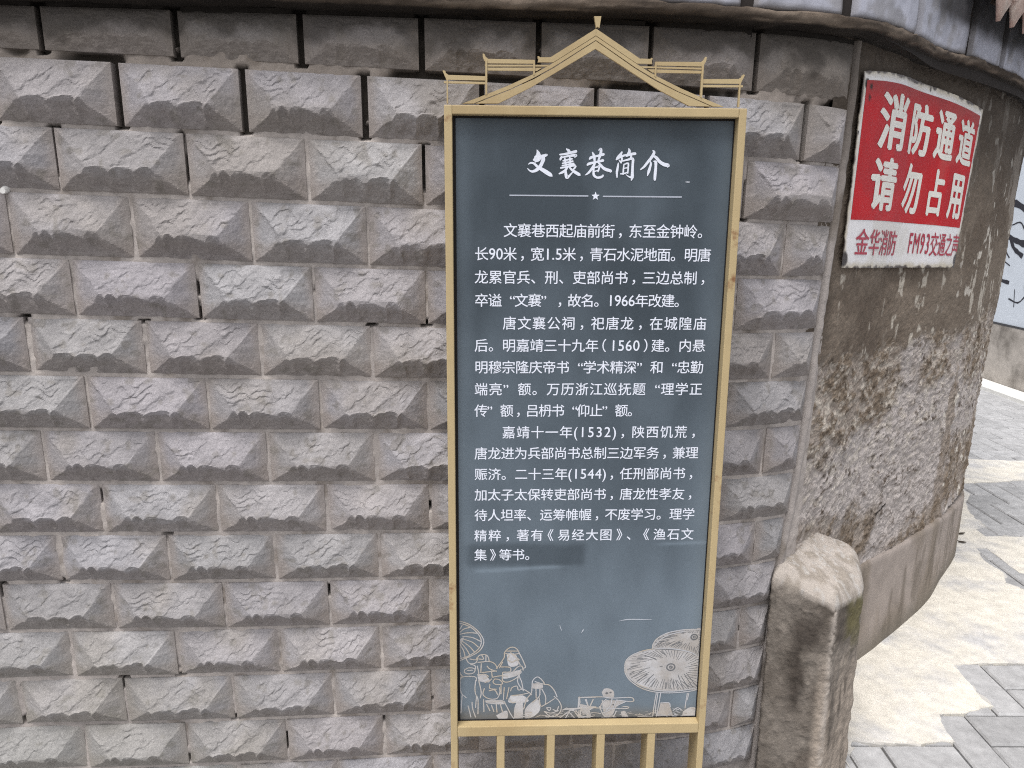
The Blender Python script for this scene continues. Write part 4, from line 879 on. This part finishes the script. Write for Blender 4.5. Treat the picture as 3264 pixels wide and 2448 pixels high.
def plate_text(name, items, mat, heavy):
    """items: (string, s0, s1, b0, b1): each string's glyph box is stretched over that box of the plate."""
    bm = bmesh.new()
    for (txt, s0, s1, b0, b1) in items:
        vv, ff, x = [], [], 0.0
        for ch in txt:
            gv, gf = glyph(ch, 0.0)
            w = 1.0 if ord(ch) > 0x2000 else (.80 if ch == 'M' else .60)
            xo = x if w == 1.0 else x + (w - (gv[:, 0].max() - gv[:, 0].min())) / 2 - gv[:, 0].min()
            sc_ = 1.0 if w == 1.0 else 1.12
            # a heavy face: the thin outline laid down five times, a hair apart
            for q, (ddx, ddy) in enumerate(((0, 0), (-heavy, 0), (heavy, 0), (0, heavy * .6), (0, -heavy * .6), (-heavy * .7, heavy * .5), (heavy * .7, -heavy * .5))):
                b = len(vv)
                vv += [(p[0] + xo + ddx, p[1] * sc_ + ddy, q) for p in gv]
                ff += [tuple(i + b for i in t) for t in gf]
            x += w
        vv = np.array(vv)
        lo, hi = vv[:, :2].min(0), vv[:, :2].max(0)
        t = (vv[:, :2] - lo) / (hi - lo)
        bv = [bm.verts.new((s0 + (s1 - s0) * p[0], b1 + (b0 - b1) * p[1], q)) for p, q in zip(t, vv[:, 2])]
        for q in ff:
            try:
                bm.faces.new([bv[i] for i in q])
            except ValueError:
                pass
    for xs in np.arange(.78, 1.62, .02):
        bmesh.ops.bisect_plane(bm, geom=bm.verts[:] + bm.edges[:] + bm.faces[:], plane_co=(xs, 0, 0), plane_no=(1, 0, 0))
    bmesh.ops.triangulate(bm, faces=bm.faces[:])
    bm.verts.index_update()
    co = np.array([q.co[:] for q in bm.verts])
    fs = np.array([[q.index for q in p.verts] for p in bm.faces])
    bm.free()
    return obj(name, plate_s(co[:, 0], co[:, 1], .0014 + co[:, 2] * 2e-5), fs, mat, root, smooth=False)


m_wl = material("white_lettering", (0.80, 0.78, 0.72), 0.4, 0.4, 0.08, 60)
m_rl = material("red_lettering", (0.42, 0.016, 0.045), 0.4, 0.4, 0.08, 60)
plate_text("white_lettering", [("消", .858, 1.092, .090, .378), ("防", 1.136, 1.292, .100, .376), ("通", 1.318, 1.444, .100, .372), ("道", 1.470, 1.586, .100, .369),
                              ("请", .854, 1.072, .416, .694), ("勿", 1.146, 1.277, .420, .694), ("占", 1.330, 1.423, .425, .694), ("用", 1.462, 1.564, .425, .699)], m_wl, .040)
plate_text("red_lettering", [("金华消防", .810, 1.162, .790, .932)], m_rl, .012)
plate_text("red_lettering", [("FM93交通之声", 1.256, 1.594, .786, .930)], m_rl, .012)

# ---------------------------------------------------------------- the information board
PSI, PHI = 0.0367, -0.0027
ex = np.array([math.cos(PSI), math.sin(PSI), 0])
ez = np.array([0, 0, 1.0])
BA = ex * math.cos(PHI) + ez * math.sin(PHI)
BB = -ex * math.sin(PHI) + ez * math.cos(PHI)
BN = np.cross(ez, ex)
BO = np.array([-0.1194, 1.3956, 1.5372])
BW = .528


def bd(u, v, d=0.0):
    """Point of the board: u from its left edge, v down from its top edge, d behind its front."""
    u, v, d = np.broadcast_arrays(np.asarray(u, float), np.asarray(v, float), np.asarray(d, float))
    return BO + u[..., None] * BA - v[..., None] * BB + d[..., None] * BN


root = empty("information_board", tuple(bd(BW / 2, 1.537, .03)), "tall dark slate-blue notice board in a gold frame with a little roof outline on top", "notice board")
m_gold = material("gold_paint", (0.43, 0.335, 0.185), 0.45, 0.45, 0.07, 18, 0.12, 60, second=(0.38, 0.285, 0.15), second_scale=5, dist=0.001)
m_gold_r = material("gold_paint_rusty", (0.43, 0.335, 0.185), 0.45, 0.45, 0.07, 18, 0.12, 60, second=(0.22, 0.11, 0.05), second_scale=16, second_at=(0.60, 0.70), dist=0.001)


def bbox_(mb, u0, u1, v0, v1, d0, d1):
    mb.box8([bd(u0, v1, d0), bd(u1, v1, d0), bd(u1, v1, d1), bd(u0, v1, d1), bd(u0, v0, d0), bd(u1, v0, d0), bd(u1, v0, d1), bd(u0, v0, d1)])


def bar(name, *a, mat=None, bevel=.0018):
    mb = MB()
    bbox_(mb, *a)
    return mb.build(name, mat or m_gold, root, bevel=bevel)


DEP = .062
bar("post", 0, .0140, 0, 1.537, 0, DEP, mat=m_gold_r)
bar("post", .5142, .528, 0, 1.537, 0, DEP, mat=m_gold_r)
bar("rail", .0140, .5142, 0, .0155, .0002, DEP)
bar("rail", .0140, .5142, 1.2126, 1.2355, .0002, DEP)
bar("rail", .0140, .5142, 1.45, 1.468, .0002, DEP)
for (a, b) in ((.0948, .1112), (.1988, .2154), (.3025, .3195), (.4086, .4250)):
    bar("slat", a, b, 1.2355, 1.45, .001, DEP - .002, mat=m_gold_r)
# dark gasket round the panel
mb = MB()
for a in ((.0140, .0192, .0155, 1.2126), (.5122, .5142, .0155, 1.2126), (.0192, .5122, .0155, .0190), (.0192, .5122, 1.2106, 1.2126)):
    bbox_(mb, *a, .0200, .030)
mb.build("gasket", material("black_rubber", (0.012, 0.010, 0.010), 0.7, 0.3, 0), root)
# the panel: dark slate paint, dusty, with reflected sky painted paler towards the foot
nu, nv = 150, 360
U, W_ = np.meshgrid(np.linspace(.0192, .5122, nu), np.linspace(.0190, 1.2106, nv), indexing='ij')
n1, n2, n3 = fbm(U * 6, W_ * 6, 91, 5), fbm(U * 22, W_ * 9, 92, 4), fbm(U * 90, W_ * 90, 93, 3)
dust_sheen = .06 + .50 * sstep(.15, 1.1, W_) + .12 * sstep(.80, 1.0, W_) + .55 * (n1 - .5) + .25 * (n2 - .5)
dust_sheen += .35 * sstep(.035, .0, U - .019 + .03 * (n2 - .5)) + .30 * sstep(.06, .0, .512 - U + .05 * (n2 - .5))
inner = sstep(.02, .05, U) * sstep(.285, .262, U + .03 * (n2 - .5))
wipe = sstep(.812, .830, W_ + .016 * (n2 - .5)) * sstep(.878, .860, W_ + .014 * (n2 - .5)) * inner
dust_sheen = dust_sheen * (1 - .60 * wipe) - .04 * wipe
ridge = np.exp(-((W_ - .8735 - .004 * np.sin(U * 16 + 1)) / .0035) ** 2) * sstep(.04, .07, U) * sstep(.26, .20, U)
ridge2 = np.exp(-((W_ - .822 + .003 * np.sin(U * 14)) / .003) ** 2) * sstep(.40, .44, U)
dust_sheen = np.clip(dust_sheen + .55 * ridge + .45 * ridge2, 0, 1)
C = mix((0.040, 0.054, 0.068), (0.160, 0.202, 0.245), dust_sheen)
C = mix(C, (0.13, 0.12, 0.11), sstep(.035, .0, 1.2106 - W_ + .02 * (n2 - .5)) * .7)
m_panel = material("slate_panel", rough=0.42, spec=0.45, var=0.04, scale=120, vcol=True)
panel = obj("panel", bd(U, W_, .022), grid_faces(nu, nv), m_panel, root, col=C)
bar("back_plate", .0140, .5142, .0155, 1.2126, .0302, .040, mat=material("board_back", (0.08, 0.08, 0.08), 0.8), bevel=0)

m_white = material("white_print", (0.72, 0.755, 0.85), 0.45, 0.4, 0.05, 200)
m_rule = material("grey_print", (0.40, 0.43, 0.50), 0.45, 0.4, 0.05, 200)
m_line = material("engraved_line", (0.42, 0.43, 0.46), 0.5, 0.4, 0.12, 90, second=(0.42, 0.37, 0.31), second_scale=9, second_at=(.45, .6))
m_fill = material("engraved_tone", (0.36, 0.335, 0.315), 0.5, 0.4, 0.20, 40, second=(0.47, 0.47, 0.49), second_scale=9, second_at=(.40, .62))
m_ray = material("engraved_shade", (0.13, 0.135, 0.145), 0.5, 0.4, 0.1, 90)

TEXT = ["文襄巷西起庙前街，东至金钟岭。", "长90米，宽1.5米，青石水泥地面。明唐", "龙累官兵、刑、吏部尚书，三边总制，", "卒谥“文襄”，故名。1966年改建。",
        "唐文襄公祠，祀唐龙，在城隍庙", "后。明嘉靖三十九年（1560）建。内悬", "明穆宗隆庆帝书“学术精深”和“忠勤", "端亮”额。万历浙江巡抚题“理学正",
        "传”额，吕枬书“仰止”额。", "嘉靖十一年(1532)，陕西饥荒，", "唐龙进为兵部尚书总制三边军务，兼理", "赈济。二十三年(1544)，任刑部尚书，",
        "加太子太保转吏部尚书，唐龙性孝友，", "待人坦率、运筹帷幄，不废学习。理学", "精粹，著有《易经大图》、《渔石文", "集》等书。"]
LINES = [(.1046, .4691, .2116), (.0525, .4854, .2537), (.0521, .474, .2958), (.0523, .4329, .3381), (.1042, .4847, .3805), (.0517, .4852, .4224), (.0519, .484, .4638),
         (.0513, .4845, .5061), (.0512, .3538, .548), (.104, .4735, .5908), (.0509, .4842, .6328), (.0508, .4733, .6749), (.0506, .4739, .7169), (.0505, .4845, .7591),
         (.0499, .4845, .8017), (.0498, .1603, .8427)]
EM = .0262
PUNC = "，、。"
vv, ff = [], []
for txt, (u0, u1, vc) in zip(TEXT, LINES):
    cells, x = [], 0.0
    for ch in txt:
        cjk = ord(ch) > 0x2E7F or ch in "“”《》（）"
        if ch in "“”":
            adv = 1.0
        elif ch in "（）":
            adv = .80
        elif ch in "《》":
            adv = .92
        elif cjk:
            adv = 1.0
        else:
            adv = {'.': .30, '(': .34, ')': .34}.get(ch, .56)
        cells.append((ch, x, adv))
        x += adv
    # left of the first glyph to the right of the last inked one
    last = cells[-1]
    ink = {'。': .42, '，': .42}.get(last[0], .95)
    gaps = len(cells) - 1
    total = last[1] + ink - .04
    extra = ((u1 - u0) / EM - total) / gaps
    for i, (ch, x, adv) in enumerate(cells):
        gv, gf = glyph(ch)
        if not len(gv):
            continue
        lo, hi = gv.min(0), gv.max(0)
        sc_ = 1.0
        gx = gv.copy()
        if ch == "“":
            gx[:, 0] += .97 - hi[0]
        elif ch == "”":
            gx[:, 0] += .03 - lo[0]
        elif ch in "（）《》":
            gx[:, 0] += (adv - (hi[0] + lo[0])) / 2
        elif ch in "，":
            gx[:, 0] += .18
        elif ord(ch) < 0x2000:
            gx = gx * np.array([1.02, 1.10])
            gx[:, 0] += (adv - (gx[:, 0].max() + gx[:, 0].min())) / 2
        for n_, (ddx, ddy) in enumerate(((-.006, 0), (.006, 0), (0, .006), (0, -.006))):
            b = len(vv)
            px = u0 + (x + extra * i - .04 + gx[:, 0] + ddx) * EM
            py = vc + (.38 - gx[:, 1] + ddy) * EM
            vv += bd(px, py, .0216 + n_ * 2e-5).tolist()
            ff += [tuple(k + b for k in q) for q in gf]
obj("body_lettering", vv, ff, m_white, panel, smooth=False)


def smooth_line(pts, n=5):
    p = np.array(pts, float)
    if len(p) < 3:
        return p
    out = []
    for i in range(len(p) - 1):
        a, b = p[i], p[i + 1]
        m1 = (b - p[i - 1]) / 2 if i > 0 else (b - a)
        m2 = (p[i + 2] - a) / 2 if i + 2 < len(p) else (b - a)
        for t in np.linspace(0, 1, n, endpoint=False):
            out.append((2 * t ** 3 - 3 * t * t + 1) * a + (t ** 3 - 2 * t * t + t) * m1 + (3 * t * t - 2 * t ** 3) * b + (t ** 3 - t * t) * m2)
    return np.array(out + [p[-1]])


def stroke(mb, pts, width=None, d=.0216, n=5):
    """A brush stroke on the panel: a ribbon with round ends, its width following the third number of each point."""
    q = smooth_line(pts, n)
    w = q[:, 2] / 2 if q.shape[1] > 2 else np.full(len(q), width / 2)
    w = np.maximum(w, .0002)
    t = np.gradient(q[:, :2], axis=0)
    t /= np.maximum(np.linalg.norm(t, axis=1), 1e-9)[:, None]
    nn = np.stack([-t[:, 1], t[:, 0]], 1)
    Lp, Rp = q[:, :2] + nn * w[:, None], q[:, :2] - nn * w[:, None]
    k = len(q)
    out = list(bd(Lp[:, 0], Lp[:, 1], d)) + list(bd(Rp[:, 0], Rp[:, 1], d))
    fs = [(i, i + 1, k + i + 1, k + i) for i in range(k - 1)]
    for e, sg in ((0, -1), (k - 1, 1)):
        b = len(out)
        a0 = math.atan2(nn[e][1], nn[e][0])
        for j in range(7):
            th = a0 - sg * math.pi * j / 6
            out.append(bd(q[e][0] + math.cos(th) * w[e], q[e][1] + math.sin(th) * w[e], d + 2e-6))
        fs.append(tuple(range(b, b + 7)))
    mb.add(out, fs)


mb = MB()
for i, s_ in enumerate(TITLE):
    stroke(mb, s_, d=.0216 - i * 1.2e-5)
mb.build("title_lettering", m_white, panel)
mb = MB()
bbox_(mb, .1146, .2564, .1488, .1512, .0214, .0219)
bbox_(mb, .2828, .4262, .1493, .1517, .0214, .0219)
mb.build("rule", m_rule, panel)
mb = MB()
star = [(.2695 + (.0078, .0033)[k % 2] * math.sin(math.pi * k / 5), .1503 - (.0078, .0033)[k % 2] * math.cos(math.pi * k / 5)) for k in range(10)]
mb.prism(star, lambda p, q: bd(p[0], p[1], (.0214, .0219)[q]))
mb.build("star", m_white, panel)

UMAX, UMIN, VMAX = .5118, .0194, 1.2102


def clipp(pts):
    return [(min(max(p[0], UMIN), UMAX), min(p[1], VMAX)) + tuple(p[2:]) for p in pts]


def tone(name, which):
    mb = MB()
    for i in which:
        pl = [tuple(p) for p in clipp(smooth_line(FILLS[i] + FILLS[i][:1], 4)[:-1].tolist())]
        tris = tessellate_polygon([[Vector((p[0], p[1], 0)) for p in pl]])
        mb.add([bd(p[0], p[1], .02185 - i * 6e-6) for p in pl], [tuple(t) for t in tris])
    mb.build(name, m_fill, panel)


tone("parasol_print", (10,))
tone("parasol_print", (11,))
for i in (12, 13, 14, 16):
    tone("goods_print", (i,))
for i in range(10):
    tone("figure_print", (i,))
tone("table_print", (15, 17, 18))
mb = MB()
for i, s_ in enumerate(RAYS):
    stroke(mb, clipp(s_), width=.0014, d=.02165 - i * 1e-6)
for (cu, cv, _), poly, n_ in ((RINGS[0], FILLS[10], 62), (RINGS[1], FILLS[11], 46)):
    pb = smooth_line(list(poly) + [poly[0]], 8)
    ln = np.r_[0, np.cumsum(np.linalg.norm(np.diff(pb, axis=0), axis=1))]
    rr = random.Random(n_)
    for t_ in np.linspace(0, ln[-1], n_, endpoint=False):
        q = np.array([np.interp(t_, ln, pb[:, 0]), np.interp(t_, ln, pb[:, 1])])
        c_ = np.array([cu, cv])
        a_, b_ = rr.uniform(.45, .70), rr.uniform(.86, .96)
        side = np.array([-(q - c_)[1], (q - c_)[0]]) * .05
        stroke(mb, clipp([tuple(c_ + (q - c_) * a_ + side), tuple(c_ + (q - c_) * (a_ + b_) / 2 + side * .6), tuple(c_ + (q - c_) * b_)]), width=.0010, d=.02168)
mb.build("shade_print", m_ray, panel)
for i, (u, v_, r_) in enumerate(RINGS):
    mb = MB()
    for q, (rr_, w) in enumerate(((r_, .0028), (r_ * .35, .0018))):
        stroke(mb, [(u + rr_ * math.cos(a), v_ + rr_ * .9 * math.sin(a)) for a in np.linspace(0, 2 * math.pi, 18)], width=w, d=.0216 - q * 1e-5, n=2)
    mb.build("hub_print", m_ray, panel)
mb = MB()
for i, (u, v_, r_) in enumerate(DOTS):
    pl = [(u + r_ * .6 * math.cos(a), v_ + r_ * .45 * math.sin(a)) for a in np.linspace(0, 2 * math.pi, 10, endpoint=False)]
    mb.add([bd(p[0], p[1], .0216) for p in pl], [tuple(range(10))])
mb.build("face_print", m_ray, panel)
mb = MB()
for i, s_ in enumerate(LINES_L + LINES_R):
    stroke(mb, clipp(s_), width=.0023, d=.02155 - i * 2e-6)
# rough foreground along the foot of the drawing
rr = random.Random(12)
for i in range(90):
    u = rr.uniform(.14, .49)
    v_ = 1.2085 - abs(rr.gauss(0, .008))
    a = rr.uniform(-.5, .5)
    l_ = rr.uniform(.004, .014)
    stroke(mb, clipp([(u, v_), (u + l_ * math.cos(a), v_ + l_ * math.sin(a))]), width=rr.uniform(.0006, .0016), d=.0214 - i * 1e-6)
mb.build("line_print", m_line, panel)
m_scr = material("pale_scratch", (0.42, 0.45, 0.50), 0.6)
for i, s_ in enumerate(SCRATCHES):
    mb = MB()
    stroke(mb, [tuple(p[:2]) + (max(p[2], .0005),) for p in s_], d=.0215 - i * 1e-5)
    mb.build("scratch", m_scr, panel)

# the little roof outline cut from sheet metal
APEX = .2594


def sheet(mb, poly, mir, d0, d1):
    pl = [((2 * APEX - p[0]) if mir else p[0], p[1]) for p in poly]
    if mir:
        pl = pl[::-1]
    mb.prism(pl, lambda p, q: bd(p[0], p[1], (d0, d1)[q]))


mb = MB()
for k, key in enumerate(("bandA", "bandB", "bandC")):
    half = [p for p in ORN[key]]
    for mir in (0, 1):
        sheet(mb, half, mir, .0020 + .00002 * mir, .0080)
roof = mb.build("roof_ornament", m_gold, root)
for mir in (0, 1):
    for keys in (("e1a", "e1b", "e1c", "c1"), ("e2a", "e2b", "c2"), ("c3",)):
        mb = MB()
        for q, kx in enumerate(keys):
            sheet(mb, ORN[kx], mir, .0026 + .0001 * q, .0074 - .0001 * q)
        mb.build("eave", m_gold, roof)
    for kx in ("p1", "p2", "p3"):
        mb = MB()
        sheet(mb, ORN[kx], mir, .0012, .0066)
        mb.build("upright", m_gold, roof)
mb = MB()
sheet(mb, FIN, 0, .0014, .0086)
mb.build("finial", m_gold, roof)

# ---------------------------------------------------------------- the painted wall across the lane
root = empty("painted_wall", (4.15, 6.2, 0.0), "low stained plinth wall carrying a white mural board, far right", "wall")
mb = MB()
mb.box8([(3.992, 2.6, -.01), (4.25, 2.6, -.01), (4.25, 10, -.01), (3.992, 10, -.01), (3.992, 2.6, .50), (4.25, 2.6, .50), (4.25, 10, .50), (3.992, 10, .50)])
mb.build("plinth", material("stained_plinth", (0.42, 0.385, 0.35), 0.9, 0.2, 0.2, 12, 0.4, 60, second=(0.20, 0.18, 0.16), second_scale=2.2, second_at=(.46, .6)), root)
mb = MB()
mb.box((4.03, 2.6, .50), (4.25, 10, 3.0))
mb.build("upper_wall", material("upper_white", (0.6, 0.6, 0.6), 0.9), root)
mb = MB()
mb.box((4.000, 2.6, .515), (4.03, 10, 2.9))
bdm = mb.build("mural_board", material("mural_white", (0.62, 0.67, 0.74), 0.5, 0.4, 0.04, 6), root)
mb = MB()
mb.box((3.99, 2.6, .4995), (4.03, 10, .515))
mb.build("board_edge", material("board_edge_dark", (0.06, 0.06, 0.065), 0.7), bdm)
INK = [
    ([(6.62, .905), (6.50, .895), (6.36, .86), (6.24, .845)], .030), ([(6.60, 1.35), (6.48, 1.29), (6.30, 1.20), (6.05, 1.14)], .045), ([(6.30, 1.20), (6.24, 1.12), (6.12, 1.06)], .035),
    ([(6.62, 1.62), (6.46, 1.50), (6.30, 1.47), (6.10, 1.40)], .05), ([(6.48, 1.24), (6.40, 1.16), (6.36, 1.08)], .012), ([(6.42, 1.24), (6.34, 1.10), (6.28, 1.04)], .012),
    ([(6.56, 1.12), (6.46, 1.08), (6.40, 1.00)], .010), ([(6.50, 1.16), (6.52, 1.05)], .009), ([(6.36, 1.02), (6.26, .98)], .010), ([(6.22, .72), (6.10, .70), (6.02, .76)], .012),
    ([(6.16, .80), (6.14, .66)], .009), ([(6.46, .88), (6.47, .72)], .009), ([(6.42, .80), (6.43, .66)], .007), ([(6.05, .84), (6.00, .70)], .010), ([(6.3, 1.3), (6.2, 1.32), (6.12, 1.24)], .012)]
mb = MB()
for i, (pts_, w) in enumerate(INK):
    q = smooth_line(pts_, 6)
    t = np.gradient(q, axis=0)
    t /= np.linalg.norm(t, axis=1)[:, None]
    nn = np.stack([-t[:, 1], t[:, 0]], 1)
    ww = w / 2 * (.55 + .9 * fbm(q[:, 0] * 30, q[:, 1] * 30, i, 3))
    a, b = q + nn * ww[:, None], q - nn * ww[:, None]
    k = len(q)
    x = 3.9985 - i * 5e-5
    mb.add([(x, p[0], p[1]) for p in a] + [(x, p[0], p[1]) for p in b], [(j, j + 1, k + j + 1, k + j) for j in range(k - 1)])
mb.build("ink_branches", material("black_ink", (0.03, 0.03, 0.04), 0.6, 0.3, 0.2, 60), bdm)
